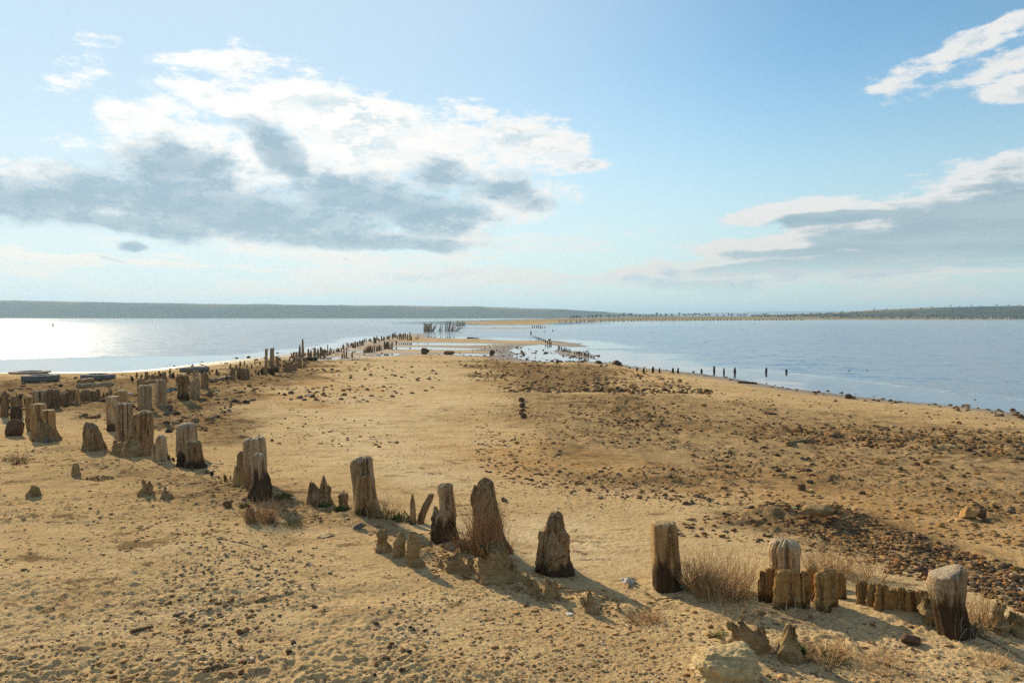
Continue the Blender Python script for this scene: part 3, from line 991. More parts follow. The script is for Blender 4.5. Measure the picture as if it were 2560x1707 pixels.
S("thin upright wooden spike beside the leaning log", M_TAN, [(1235, 1030, 1033), (1250, 1027, 1038), (1290, 1025, 1041), (1310, 1025, 1042)], grain=0.12, lump=0.05, jag=0.4, rot=0.2)
S("short log leaning right out of the sand", M_DARK, [(1233, 1070, 1086), (1238, 1068, 1087), (1260, 1056, 1078), (1285, 1046, 1066), (1308, 1041, 1060)], grain=0.1, lump=0.06, jag=0.1, depth=0.8)
P("tall leaning post with a split grey cap", M_GREY,
  [(1142, 893, 926), (1147, 878, 930), (1160, 876, 932), (1200, 880, 936), (1240, 884, 940), (1276, 888, 948)],
  cracks=[(-45, 0.05, 0.35, 0.2), (-68, 0.04, 0.25, 0.4), (150, 0.12, 0.4, 0.0)], jag=0.12, slant=0.12, grain=0.05, dome=0.12)
P("shorter cracked post pressed against the tall leaning post", M_TAN,
  [(1185, 896, 924), (1190, 890, 929), (1220, 889, 931), (1281, 887, 935)], cracks=[(-50, 0.06, 0.3, 0.2), (-110, 0.05, 0.2, 0.0)], jag=0.2, grain=0.08, rot=0.15)
S("little gnarled stub left of the tall leaning post", M_DARK, [(1233, 848, 868), (1240, 844, 872), (1255, 848, 868), (1268, 845, 873)], lump=0.2, jag=0.6, grain=0.12)
S("broken stump with two jagged points", M_DARK,
  [[(1212, 774, 784), (1222, 771, 798), (1240, 769, 815), (1260, 764, 826)], dict(rows=[(1191, 808, 812), (1204, 804, 817), (1225, 801, 822), (1260, 792, 833)], jag=0.3), dict(rows=[(1216, 820, 828), (1226, 814, 829), (1250, 808, 826)])],
  lump=0.12, grain=0.12, jag=0.6, depth=0.7)
P("big grey post with a flat worn top, tallest of the middle cluster", M_GREY,
  [(1094, 614, 658), (1098, 610, 662), (1130, 611, 664), (1170, 613, 665), (1210, 614, 668)], cracks=[(-35, 0.07, 0.2, 0.0)], jag=0.1, slant=0.08, grain=0.06)
S("dark pointed slab on the left of the middle cluster", M_DARK, [(1127, 602, 610), (1134, 595, 617), (1190, 593, 620)], depth=0.5, jag=0.2, yoff=-6)
P("pale post with a black rotten foot in the middle cluster", M_GREY,
  [[(1131, 642, 666), (1136, 638, 670), (1180, 639, 673), (1200, 638, 676), (1240, 634, 680)], dict(rows=[(1184, 668, 680), (1195, 640, 681), (1215, 632, 683), (1240, 628, 684)], rot=2.0, lump=0.16, jag=0.5)],
  rot=0.55, grain=0.06, jag=0.12, yoff=-12)
S("two thin broken boards leaning at the foot of the middle cluster", M_TAN,
  [[(1170, 586, 600), (1190, 583, 603), (1215, 580, 606)], dict(rows=[(1171, 608, 618), (1185, 604, 622), (1215, 603, 626), (1240, 605, 634)], yoff=-14)], depth=0.4, jag=0.7, grain=0.12)
P("knee-high brown post with a spreading dark foot, in front of a taller post", M_DARK,
  [[(1101, 470, 494), (1105, 465, 500), (1140, 465, 505), (1155, 463, 509), (1166, 460, 516)], dict(rows=[(1128, 446, 456), (1140, 444, 466), (1166, 440, 470)], lump=0.25, jag=0.6, rot=0.9)], grain=0.08, jag=0.1, rot=0.3)
P("thick pale post with a rounded top behind the knee-high brown post", M_GREY, [(1059, 452, 486), (1064, 444, 491), (1100, 443, 491), (1139, 443, 490)], cracks=[(-60, 0.05, 0.2, 0.3)], dome=0.25, grain=0.06)
S("stepped grey stump, high on its right side", M_GREY, [[(1088, 396, 411), (1094, 392, 416), (1120, 391, 418), (1150, 388, 420)], dict(rows=[(1108, 383, 395), (1115, 381, 398), (1148, 380, 404)], jag=0.3)], jag=0.2, grain=0.08)
P("stout brown post with a grey domed cap", M_DARK, [(1028, 348, 372), (1033, 337, 381), (1045, 335, 381), (1080, 336, 381), (1119, 338, 380)], cracks=[(-80, 0.05, 0.25, 0.1), (-50, 0.05, 0.2, 0.3)], dome=0.3, slant=0.12, grain=0.06)
P("straight grey post deeply grooved down its front", M_GREY, [(1008, 295, 329), (1012, 292, 331), (1060, 292, 331), (1105, 293, 333)], cracks=[(-100, 0.05, 0.25, 0.0), (-75, 0.05, 0.3, 0.0), (-40, 0.05, 0.25, 0.2), (-130, 0.05, 0.2, 0.2)], grain=0.08, jag=0.08)
P("grey post just left of the deeply grooved post", M_GREY, [(990, 270, 297), (994, 267, 299), (1040, 268, 299), (1076, 268, 300)], cracks=[(-120, 0.05, 0.25, 0.0)], grain=0.06, rot=0.2)
P("tan post peeping out behind the deeply grooved post", M_TAN, [(976, 296, 314), (980, 292, 318), (1030, 292, 318)], grain=0.06)
S("hunched brown stump with a sloping right shoulder", M_DARK, [(1058, 216, 230), (1066, 212, 242), (1085, 212, 252), (1105, 211, 255), (1124, 209, 259)], lump=0.1, grain=0.12, jag=0.3)
S("rough crumbling stump at the foot of the two tan posts", M_DARK, [(1052, 99, 116), (1060, 94, 126), (1078, 92, 134), (1102, 89, 141)], lump=0.2, grain=0.14, jag=0.4)
P("taller of the two tan posts at the left edge", M_TAN, [(1009, 83, 113), (1012, 80, 116), (1050, 80, 116), (1098, 82, 117)], grain=0.05, jag=0.05, cracks=[(-60, 0.05, 0.2, 0.2)])
P("shorter of the two tan posts at the left edge", M_TAN, [(1024, 109, 135), (1027, 107, 137), (1060, 108, 137), (1101, 110, 139)], grain=0.05, cracks=[(-70, 0.06, 0.35, 0.0)])
P("narrow dark post leaning behind the tan posts", M_DARK, [(991, 69, 84), (998, 65, 86), (1030, 67, 82), (1050, 64, 80), (1078, 70, 83)], lump=0.1, grain=0.1)
S("black stub in front of the left-edge posts", M_WETWOOD, [(1016, 33, 48), (1023, 29, 53), (1062, 29, 52)], jag=0.4, lump=0.1)
S("brown stub right behind the black stub", M_DARK, [(994, 33, 48), (1000, 30, 53), (1036, 31, 54)], jag=0.4, lump=0.08)
P("pointed post cut by the left edge of the beach", M_DARK, [(977, 10, 16), (986, 5, 19), (1041, 3, 20)], grain=0.08)
S("small round sandy stub left of the near row", M_CRUST, [(1157, 184, 195), (1165, 182, 197), (1190, 179, 201)], lump=0.1)

# --- second row, behind
SECOND = [
    ("pale post left of a pair behind the tan posts", M_GREY, [(977, 84, 98), (981, 82, 101), (1022, 82, 101)], {}),
    ("pale post right of a pair behind the tan posts", M_GREY, [(976, 103, 118), (980, 101, 120), (1020, 101, 121)], {}),
    ("wide dark post with a cleft front, left end of the back row", M_DARK, [(973, 124, 142), (978, 120, 147), (1020, 121, 148)], dict(cracks=[(-80, 0.08, 0.4, 0.0)])),
    ("low dark stub next to the cleft post", M_DARK, [(984, 153, 165), (1014, 150, 168)], dict(jag=0.5)),
    ("upright dark stub, left of a touching pair", M_DARK, [(974, 171, 182), (1012, 169, 185)], dict(jag=0.3)),
    ("upright brown stub, right of a touching pair", M_TAN, [(972, 186, 198), (1010, 184, 200)], dict(jag=0.2)),
    ("squat rounded stub in the back row", M_DARK, [(974, 206, 220), (982, 201, 226), (1002, 200, 228)], dict(lump=0.12)),
    ("squat ragged stub in the back row", M_DARK, [(977, 230, 247), (999, 227, 252)], dict(jag=0.5, lump=0.1)),
    ("little tan stub by the plastic scrap", M_TAN, [(971, 271, 280), (989, 270, 281)], {}),
    ("pale grey post, front left of the driftwood", M_GREY, [(963, 350, 374), (967, 347, 377), (1027, 347, 378)], dict(cracks=[(-60, 0.06, 0.2, 0.2)])),
    ("small brown post behind the pale grey post", M_DARK, [(946, 348, 357), (950, 344, 360), (980, 344, 361)], {}),
    ("grey post with cracked front beside a striped rag", M_GREY, [(949, 394, 412), (953, 391, 415), (1014, 390, 417)], dict(cracks=[(-80, 0.06, 0.3, 0.0), (-50, 0.05, 0.2, 0.0)])),
    ("gnarled blackened post in front of the middle tyre", M_DARK, [(939, 444, 470), (948, 443, 473), (970, 447, 470), (1006, 444, 471)], dict(lump=0.12, grain=0.14, jag=0.4, rot=0.3)),
    ("grey post with a notched top beside the blackened post", M_GREY, [(946, 482, 496), (953, 476, 498), (996, 475, 499)], dict(slant=0.4, grain=0.08)),
    ("narrow board standing behind the notched post", M_GREY, [(925, 483, 489), (952, 481, 490)], dict(depth=0.4)),
    ("second narrow board behind the notched post", M_GREY, [(926, 493, 497), (952, 491, 498)], dict(depth=0.4)),
    ("dark round-shouldered post right of the notched post", M_DARK, [(931, 509, 518), (938, 504, 521), (969, 502, 520)], dict(dome=0.4)),
    ("stub standing beyond the pale grey post", M_DARK, [(929, 363, 370), (953, 361, 372)], {}),
    ("low broken stub beyond the pale grey post", M_DARK, [(938, 379, 394), (952, 377, 396)], dict(jag=0.5)),
    ("thin stake beyond the cracked grey post", M_DARK, [(927, 396, 400), (946, 395, 401)], {}),
    ("stump beyond the cracked grey post", M_DARK, [(930, 406, 415), (951, 404, 417)], dict(jag=0.4)),
    ("thin stake left of the middle tyre", M_DARK, [(925, 423, 427), (944, 422, 428)], {}),
    ("dark post, leftmost of the cluster before the two tall boards", M_DARK, [(919, 579, 586), (925, 577, 588), (953, 576, 588)], dict(dome=0.4)),
    ("dark post, second of the cluster before the two tall boards", M_DARK, [(918, 595, 601), (924, 592, 603), (947, 592, 604)], dict(dome=0.3)),
    ("broad cleft stump in the cluster before the two tall boards", M_DARK, [(922, 605, 619), (928, 602, 622), (948, 602, 623)], dict(jag=0.3, cracks=[(-90, 0.08, 0.35, 0.0)])),
    ("thin stake ending the cluster before the two tall boards", M_DARK, [(925, 621, 624), (948, 620, 625)], {}),
    ("left of two tall upright boards, leaning slightly", M_GREY, [(872, 663, 670), (900, 662, 670), (937, 659, 669)], dict(depth=0.5, dome=0.02)),
    ("right of two tall upright boards with a dark foot", M_GREY, [(870, 676, 686), (900, 675, 686), (938, 673, 687)], dict(depth=0.5, dome=0.02, rot=0.25, slant=0.15)),
    ("post leaning right behind the two tall boards", M_DARK, [(891, 689, 697), (930, 692, 699)], dict(slant=-0.3)),
    ("squat stub right of the two tall boards", M_DARK, [(906, 712, 726), (929, 709, 729)], dict(jag=0.4)),
    ("ragged stub with a hollow top", M_DARK, [(908, 730, 740), (926, 727, 743)], dict(jag=0.6)),
    ("round-headed stub below the tallest pole", M_DARK, [(895, 744, 752), (902, 742, 755), (920, 743, 753)], dict(dome=0.4)),
    ("small stub ending the line of stubs", M_DARK, [(907, 758, 765), (919, 756, 767)], dict(jag=0.4)),
    ("straight post left of the sharp-pointed post", M_TAN, [(880, 732, 737), (905, 731, 738)], {}),
    ("slim post touching the sharp-pointed post", M_DARK, [(881, 739, 743), (903, 738, 745)], {}),
    ("post tapering to a sharp point", M_DARK, [(860, 749, 750), (870, 747, 752), (896, 745, 754)], dict(jag=0.2)),
    ("tallest thin pole at the left shore", M_GREY, [(847, 755, 759), (870, 754, 760), (895, 754, 761)], dict(dome=0.02)),
    ("post behind the black tyre", M_DARK, [(872, 769, 773), (894, 768, 774)], {}),
    ("short stake behind the black tyre", M_DARK, [(876, 776, 780), (892, 775, 780)], {}),
    ("thick post at the right end of the black tyre", M_GREY, [(869, 784, 790), (894, 783, 791)], {}),
    ("stake just right of the black tyre", M_DARK, [(872, 793, 797), (889, 792, 798)], {}),
    ("slim stake second right of the black tyre", M_DARK, [(867, 800, 803), (889, 799, 804)], {}),
    ("squat stake third right of the black tyre", M_DARK, [(874, 806, 811), (887, 805, 812)], {}),
    ("very thin stake ending the black tyre group", M_DARK, [(861, 818, 820), (881, 818, 821)], {}),
]
for lb, mt, rows, o in SECOND:
    k = dict(grain=0.08, lump=0.04, jag=0.12)
    k.update(o)
    post("wooden_post", lb, "post", mt, rows, group="old posts of the left rows", **k)

# --- palisade stubs by the big bush: short boards eroded into rounded columns
PAL = [("leftmost low splinter of the brown palisade", [(1447, 1894, 1901), (1498, 1892, 1904)], 0.7, 0),
       ("thin rounded board at the left end of the brown palisade", [(1425, 1899, 1908), (1431, 1898, 1911), (1500, 1897, 1913)], 0.5, -2),
       ("flat-topped board second in the brown palisade", [(1420, 1914, 1934), (1425, 1911, 1936), (1502, 1911, 1938)], 0.5, 0),
       ("widest board of the brown palisade, wavy striped front", [(1425, 1938, 1994), (1430, 1934, 1999), (1470, 1933, 2000), (1510, 1933, 2002)], 0.35, -8),
       ("narrow column right of the widest palisade board", [(1425, 2002, 2014), (1431, 1999, 2019), (1512, 1998, 2021)], 0.9, -8),
       ("tall back column of the brown palisade", [(1416, 2024, 2041), (1423, 2019, 2046), (1500, 2019, 2047)], 0.8, 10),
       ("stout front column of the brown palisade", [(1428, 2036, 2064), (1434, 2031, 2070), (1475, 2031, 2070), (1515, 2029, 2074)], 0.8, -10),
       ("column right of the stout palisade column", [(1420, 2060, 2082), (1428, 2056, 2091), (1512, 2062, 2094)], 0.8, 2),
       ("dark right end column of the brown palisade", [(1432, 2092, 2108), (1442, 2090, 2114), (1496, 2090, 2120)], 0.8, 4)]
for lb, rows, dp, yo in PAL:
    post("palisade_stub", lb, "stub", M_RUSTWOOD, rows, group="eroded palisade boards", depth=dp, yoff=yo, grain=0.07, lump=0.07, jag=0.22, dome=0.2, square=3.2, rot=0.1, corr=0.05, rug=0.008)
STK = [(2144, 2167, 1453, 1506), (2168, 2190, 1460, 1511), (2191, 2220, 1463, 1519), (2221, 2243, 1474, 1521), (2244, 2266, 1470, 1521), (2267, 2289, 1476, 1526), (2289, 2322, 1479, 1528)]
ORD = ["tallest, leftmost", "second", "third, widest of the left half", "fourth", "fifth", "sixth", "seventh, rightmost"]
for (a, b, t, bt), w_ in zip(STK, ORD):
    post("palisade_stub", w_ + " low stub of the row leading to the slant-topped post", "stub", M_RUSTWOOD,
         [(t, a + 3, b - 3), (t + 5, a - 1, b + 1), (bt, a - 5, b + 5)], group="low stubs beside the slant-topped post", depth=0.6, grain=0.1, lump=0.12, jag=0.4, dome=0.2, square=3.0, corr=0.04, rug=0.012, rugz=0.05)
C("crumbling sand lump leaning on the slant-topped post", [(1500, 2312, 2342), (1515, 2304, 2352), (1550, 2298, 2362)])
C("low sandy stub right of the slant-topped post", [(1548, 2440, 2456), (1560, 2430, 2464), (1580, 2426, 2468)])
C("tallest sandy stub near the right edge", [(1511, 2492, 2510), (1522, 2484, 2520), (1570, 2480, 2524)])
C("sandy stub cut by the right edge", [(1537, 2530, 2550), (1550, 2522, 2562), (1580, 2518, 2572)])

# --- sand pillars and clods of the foreground
C("left sand pillar with a thin peak", [[(1324, 956, 961), (1338, 951, 964), (1352, 944, 968), (1374, 934, 982)], dict(rows=[(1344, 956, 964), (1358, 952, 972), (1374, 950, 982)], yoff=-12)], jag=0.3)
C("middle sand pillar, narrow at the top", [(1331, 1001, 1010), (1345, 997, 1013), (1362, 988, 1014), (1386, 980, 1020)], jag=0.25)
C("right sand pillar, widest and flat-topped", [(1329, 1023, 1043), (1335, 1020, 1048), (1360, 1017, 1056), (1395, 1014, 1056), (1414, 1010, 1058)], jag=0.15, depth=0.6)
C("small dark sand clod left of the clod ridge", [(1401, 1098, 1110), (1416, 1094, 1116)])
C("low saddle-shaped sand clod", [[(1396, 1128, 1140), (1406, 1116, 1160), (1426, 1108, 1186)], dict(rows=[(1399, 1166, 1178), (1410, 1160, 1184), (1426, 1154, 1188)])], depth=0.5)
C("large sand clod crowning the ridge", [[(1382, 1208, 1226), (1392, 1204, 1250), (1412, 1202, 1285), (1448, 1196, 1312)], dict(rows=[(1402, 1196, 1212), (1415, 1194, 1220), (1440, 1192, 1236)]), dict(rows=[(1412, 1268, 1290), (1430, 1260, 1306), (1452, 1250, 1314)], yoff=-6)], depth=0.5, lump=0.2)
C("sand clod trailing off the ridge", [[(1449, 1318, 1332), (1460, 1312, 1350), (1480, 1304, 1372)]], depth=0.6, lump=0.2)
C("forked sand clod at the ridge's right end", [[(1454, 1368, 1378), (1465, 1364, 1386), (1486, 1360, 1396)], dict(rows=[(1458, 1388, 1394), (1468, 1384, 1396), (1486, 1378, 1400)])], depth=0.7)
C("rounded sand clod between ridge and straw", [(1496, 1456, 1474), (1506, 1450, 1492), (1524, 1442, 1508)], lump=0.2, depth=0.7)
C("sand clod beside the straw tuft", [(1512, 1534, 1552), (1526, 1526, 1564)], depth=0.7)
C("broad ragged sand stump above the pale boulder", [[(1562, 1828, 1850), (1575, 1824, 1880), (1595, 1824, 1912), (1622, 1820, 1926)], dict(rows=[(1545, 1850, 1864), (1560, 1846, 1874), (1590, 1842, 1890)], yoff=4), dict(rows=[(1568, 1896, 1910), (1585, 1890, 1916), (1618, 1886, 1924)])], depth=0.5, jag=0.4, lump=0.14)
C("ragged cone-shaped sand stump at the bottom right", [(1573, 1974, 1984), (1586, 1962, 1990), (1605, 1950, 1994), (1640, 1938, 2000)], lump=0.14)
C("small sand cone left of the dry grass", [(1272, 622, 629), (1285, 618, 634), (1300, 610, 642)], lump=0.06)
C("small sandy hump left of the near row", [(1214, 76, 92), (1224, 70, 98), (1240, 66, 104)], jag=0.2)
C("two-pronged low sand clod left of the near row", [[(1203, 356, 364), (1215, 352, 370), (1235, 346, 376)], dict(rows=[(1206, 372, 378), (1216, 368, 382), (1235, 362, 386)])])
C("low sand clod before the knee-high post", [(1222, 412, 420), (1232, 406, 426), (1244, 402, 432)])
C("rough sandy lump left of the domed-cap post", [(1110, 284, 300), (1120, 278, 306), (1134, 274, 312)])
C("rough lumpy stub at the foot of the domed-cap post", [[(1089, 322, 334), (1098, 320, 336), (1140, 314, 340)], dict(rows=[(1110, 318, 345), (1120, 312, 354), (1140, 308, 360)], yoff=-6)], lump=0.2)


# --- stakes further along, sharing a few meshes
def stake_mesh(i, mat, flat=False):
    rnd = random.Random(i)
    w = 0.5
    rows = [(0, 0, w), (0.5, rnd.uniform(-.06, .06), w * 0.95), (0.85, rnd.uniform(-.1, .1), w * rnd.uniform(0.7, 0.95)), (1.0, rnd.uniform(-.15, .15), w * rnd.choice([0.15, 0.4, 0.6, 0.8]))]
    # unit stake: width 1, height 1; scaled per object
    v, f, r = loft(rows, 300 + i, depth=0.5 if flat else 0.9, grain=0.08, lump=0.05, jag=0.08, nth=12, nz=6, below=0.25)
    return mesh_from("stake", v, f, mat, True, dict(rot=r * 0))


STAKES = [stake_mesh(i, M_DARK) for i in range(6)]
WETSTAKES = [stake_mesh(20 + i, M_WETWOOD) for i in range(6)]
BOARDS = [stake_mesh(40 + i, M_GREY, True) for i in range(4)]
rng = random.Random(7)


def stake(name, label, group, px, top, base, wpx, meshes, lean=0.0, z=None, category="stake"):
    if z is None:
        gx, gy, gz = ground_at(px, base)
    else:
        gx, gy = at(px, base, z)
        gz = z
    sc = gy / F_PX
    o = link(name, rng.choice(meshes), (gx, gy, gz), rng.uniform(-0.4, 0.4))
    o.rotation_euler = (rng.uniform(-.05, .05), lean + rng.uniform(-.05, .05), rng.uniform(-.3, .3))
    o.scale = (wpx * sc, wpx * sc, (base - top) * sc)
    return tag(o, label, category, group)


def Z6(zx, zt, zb):
    return 400 + zx * .2976, 780 + zt * .2976, 780 + zb * .2976


TIPS = [(770, "right of the black tyre"), (862, "where the left shore bends away"), (905, "beside the small tidal pools"), (950, "nearing the tip of the spit"), (1200, "at the very tip of the spit")]
L_TIP = lambda x: "dark broken stake of the left shore line, " + next(t for q, t in TIPS if x <= q)
for zx, zt, zb, wp in [(1548, 265, 385, 3), (1530, 350, 392, 4), (1565, 320, 385, 3.5), (1614, 335, 385, 4), (1624, 258, 302, 4.5), (1640, 248, 300, 4.5), (1694, 240, 282, 3.5),
                       (1712, 318, 345, 3), (1722, 300, 345, 3.5), (1735, 288, 343, 4), (1748, 282, 342, 4), (1760, 290, 340, 3.5), (1772, 276, 338, 4), (1784, 284, 338, 3.5), (1800, 284, 334, 4),
                       (1818, 292, 330, 3), (1830, 280, 328, 4), (1845, 270, 325, 4), (1858, 282, 322, 3), (1886, 250, 314, 4.5), (1898, 258, 312, 4), (1908, 246, 310, 4.5), (1920, 252, 310, 4), (1932, 270, 308, 3),
                       (1948, 250, 314, 4.5), (1986, 238, 278, 3.5), (1800, 224, 262, 4), (1812, 220, 262, 4.5), (1862, 205, 245, 3), (1925, 205, 232, 3), (1955, 190, 226, 3.5), (1978, 165, 215, 2.2), (1992, 196, 225, 3.5),
                       (2012, 200, 235, 3), (2030, 196, 232, 4), (2046, 182, 228, 4), (2062, 180, 226, 3.5), (2080, 190, 235, 4), (2099, 165, 238, 4), (2112, 200, 238, 3), (2152, 208, 230, 3), (2168, 195, 228, 2.5), (2252, 168, 218, 1.8)]:
    x, t, b = Z6(zx, zt, zb)
    stake("broken_stake", L_TIP(x), "stakes of the left shore line", x, t, b, wp, STAKES)
L_SHORE = "low rotten stub among the crust of stubs along the left water's edge"
for i in range(26):
    x = 578 + i * 10.3 + rng.uniform(-3, 3)
    b = np.interp(x, [578, 660, 740, 850], [922, 914, 898, 880]) + rng.uniform(-5, 4)
    stake("rotten_stub", L_SHORE, "stubs along the left water edge", x, b - rng.uniform(6, 15), b, rng.uniform(3, 5.5), STAKES, rng.uniform(-.15, .15), category="stub")


for i in range(70):
    t = i / 69
    x = 800 + 215 * t + rng.uniform(-4, 4)
    b = np.interp(x, [800, 860, 920, 1015], [895, 872, 855, 838]) + rng.uniform(-5, 7) * (1.1 - 0.6 * t)
    stake("broken_stake", L_TIP(x), "stakes of the left shore line", x, b - rng.uniform(4, 11) * (1.15 - 0.4 * t), b, rng.uniform(2.2, 4), STAKES, rng.uniform(-.15, .15))


def Z7(zx, zt, zb):
    return 1000 + zx * .2976, 740 + zt * .2976, 740 + zb * .2976


L_MID = "dark stake of the curved line wading from the spit into the shallow water"
for zx, zt, zb, wp in [(1101, 293, 328, 3), (1120, 332, 345, 2.5), (1135, 336, 352, 2.5), (1150, 342, 358, 2.5), (1165, 346, 364, 3), (1178, 350, 368, 2.5), (1192, 356, 374, 3), (1208, 358, 380, 3), (1222, 366, 392, 3.2),
                       (1240, 374, 402, 3.2), (1256, 380, 405, 3), (1268, 386, 408, 3), (1330, 414, 446, 3), (1342, 418, 450, 3), (1358, 424, 458, 3), (1378, 430, 464, 3.2), (1394, 434, 468, 3), (1410, 442, 472, 3.2), (1428, 446, 476, 3.4),
                       (1466, 470, 488, 2.5), (1486, 464, 490, 3), (1505, 462, 500, 3.6), (1526, 478, 500, 3), (1548, 470, 502, 3.2), (1562, 476, 506, 3), (1580, 474, 508, 3.4)]:
    x, t, b = Z7(zx, zt, zb)
    stake("wading_stake", L_MID, "stakes wading out from the spit", x, t, b, wp, WETSTAKES, z=WATER_Z - 0.01 if zx < 1200 else None)
for zx, zt, zb in [(1283, 280, 298), (1142, 296, 304), (1212, 296, 304), (1112, 248, 262), (1128, 246, 266), (1146, 246, 268), (1162, 244, 268), (1180, 244, 270), (1196, 252, 268), (1218, 252, 268)]:
    x, t, b = Z7(zx, zt, zb)
    stake("wading_stake", "short stake standing in open water off the far sandbar", "stakes off the far sandbar", x, t, b, 2.2, WETSTAKES, z=WATER_Z - 0.02)

SHORE = [(1593, 915, 930, 4.6, "leftmost bottle-shaped stake on the right shoreline"), (1609, 917, 933, 5, "second stake on the right shoreline"), (1632, 914, 932, 6.4, "stout third stake on the right shoreline"),
         (1649, 917, 932, 4.6, "fourth stake on the right shoreline"), (1682, 917, 932, 6, "stout fifth stake on the right shoreline"), (1694.5, 917, 933, 5, "sixth stake, close beside a stout one on the right shoreline"),
         (1754, 920, 934, 5.4, "stake at the very edge of the right-hand water"), (1785.5, 913, 934, 5.4, "tallest stake in the right-hand shallows"), (1809.5, 917, 936, 4.6, "thin stake right of the tallest one in the shallows"),
         (1837, 916, 934, 6, "stake with a pointed head, fourth in the right-hand shallows"), (1915, 917, 933, 5.4, "lone stake in the water right of the shallows"), (1966, 921, 933, 5.6, "blunt stake, furthest standing out in the calm water"),
         (2122, 923, 928, 6, "left of three stub tops just breaking the water"), (2168, 923, 928, 6, "middle of three stub tops just breaking the water"), (2210, 923, 927, 6.5, "right of three stub tops just breaking the water")]
DARKSTUBS = [stake_mesh(60 + i, M_DARK) for i in range(4)] + [stake_mesh(70 + i, M_WETWOOD) for i in range(4)]
for (x0, y0), (x1, y1), n_, hmin, hmax, where_ in [((5, 1010), (300, 996), 26, 8, 24, "packed among the back-row posts at the left edge"), ((330, 950), (560, 934), 20, 6, 15, "between the blackened post and the middle tyre"),
                                                   ((560, 946), (700, 932), 16, 6, 17, "crowded around the two tall boards"), ((690, 924), (800, 896), 16, 5, 13, "in the broken line past the two tall boards"),
                                                   ((420, 1152), (640, 1225), 14, 5, 16, "in the crumbled line between the knee-high and black-footed posts")]:
    for i in range(n_):
        t_ = (i + rng.uniform(-.4, .4)) / n_
        b = y0 + (y1 - y0) * t_ + rng.uniform(-5, 5)
        h_ = rng.uniform(hmin, hmax)
        stake("broken_stub", "low broken stub " + where_, "low stubs of the left rows", x0 + (x1 - x0) * t_, b - h_, b, rng.uniform(4, 9) * (0.6 + 0.4 * h_ / hmax), DARKSTUBS, rng.uniform(-.25, .25), category="stub")
for x, t, b, wp, lb in SHORE:
    stake("shore_stake", lb, "stakes of the right shoreline", x, t + 2.5, b, wp, WETSTAKES, z=None if x < 1740 else WATER_Z - 0.02)

stake("tilted_pole", "dark tilted pole alone in the left water", None, 133, 808, 817, 3.2, WETSTAKES, -0.15, WATER_Z - 0.02, "pole")

# two long rows of posts in the far water on the right
for i in range(78):
    t = i / 77
    x = 1398 + 610 * t ** 1.05 + rng.uniform(-2.5, 2.5)
    y = 804.2 - 3.4 * t
    if rng.random() < 0.06:
        continue
    stake("row_post", "post of the nearer row standing in the far right water", "nearer far row of posts", x, y - rng.uniform(3.0, 5.6), y, rng.uniform(1.8, 2.6), WETSTAKES, z=WATER_Z - 0.05, category="post")
for i in range(105):
    t = i / 104
    x = 1640 + 960 * t + rng.uniform(-3, 3)
    y = 798.6 - 0.9 * t
    if rng.random() < 0.08:
        continue
    stake("row_post", "post of the further row standing in the far right water", "further far row of posts", x, y - rng.uniform(3.6, 5.4), y, rng.uniform(2.2, 3.6), WETSTAKES, z=WATER_Z - 0.05, category="post")


# ---------------------------------------------------------------- plank fences at the tip of the spit
def plank_fence(label, foot, planks, rail=None):
    fx, fy = at(*foot, WATER_Z)
    e = link("plank_fence", None, (fx, fy, WATER_Z))
    tag(e, label, "fence", "fence remains at the tip of the spit")
    sc = fy / F_PX
    for (x, t, b, w_, lean) in planks:
        o = link("plank", rng.choice(BOARDS), ((x - foot[0]) * sc, rng.uniform(-.3, .3), (foot[1] - b) * sc - 0.1), 0, e)
        o.rotation_euler = (rng.uniform(-.06, .06), lean, rng.uniform(-.2, .2))
        o.scale = (w_ * sc, w_ * sc * 0.5, (b - t) * sc / max(math.cos(lean), .3) + 0.1)
    if rail:
        x0, x1, y = rail
        v = np.array([[a, b_, c] for a in ((x0 - foot[0]) * sc, (x1 - foot[0]) * sc) for b_ in (-.42, -.34) for c in ((foot[1] - y) * sc, (foot[1] - y) * sc + 0.09)])
        f = [(0, 1, 3, 2), (4, 6, 7, 5), (0, 4, 5, 1), (2, 3, 7, 6), (0, 2, 6, 4), (1, 5, 7, 3)]
        link("rail", mesh_from("rail", v, f, M_DARK, False, dict(rot=np.zeros(8))), parent=e)


plank_fence("tight upright plank fence standing in the water, two planks leaning right", (1070, 829),
            [(1060 + 3.05 * i, 808.5 + rng.uniform(-.6, 1.2), 829 - i * 0.15, 3.2, 0.02) for i in range(7)] + [(1080, 811, 828, 3, 0.35), (1082, 810, 828, 3, 0.5)], (1059, 1080, 812))
plank_fence("small cluster of three bare poles between the two plank fences", (1100, 829), [(1097, 815, 828, 2.2, 0.35), (1101, 811, 829, 2.4, 0.0), (1104, 813, 828, 2.2, 0.1)])
plank_fence("collapsing plank fence with planks fanned to the right", (1120, 828),
            [(1113, 803, 827, 2.6, 0.1), (1117, 804, 827, 2.8, 0.14), (1120, 803, 827, 3.0, 0.2), (1123, 802, 827, 2.8, 0.16), (1126, 808, 828, 2.6, 0.3), (1129, 806, 828, 2.6, 0.36),
             (1131, 811, 828, 2.6, 0.5), (1134, 814, 829, 2.4, 0.75), (1138, 818, 828, 2.4, 0.9), (1142, 817, 826, 2.2, 0.95), (1130, 824, 831, 2.2, 0.05), (1134, 825, 831, 2.2, 0.1)])
for i in range(9):
    x = 1142 + i * 2.4
    stake("bar_stake", "stake in the tight group at the left end of the far sandbar", "stakes at the sandbar end", x, 804 + rng.uniform(-2, 3), 815 + rng.uniform(-1, 1), 1.8, STAKES, 0.1, WATER_Z)


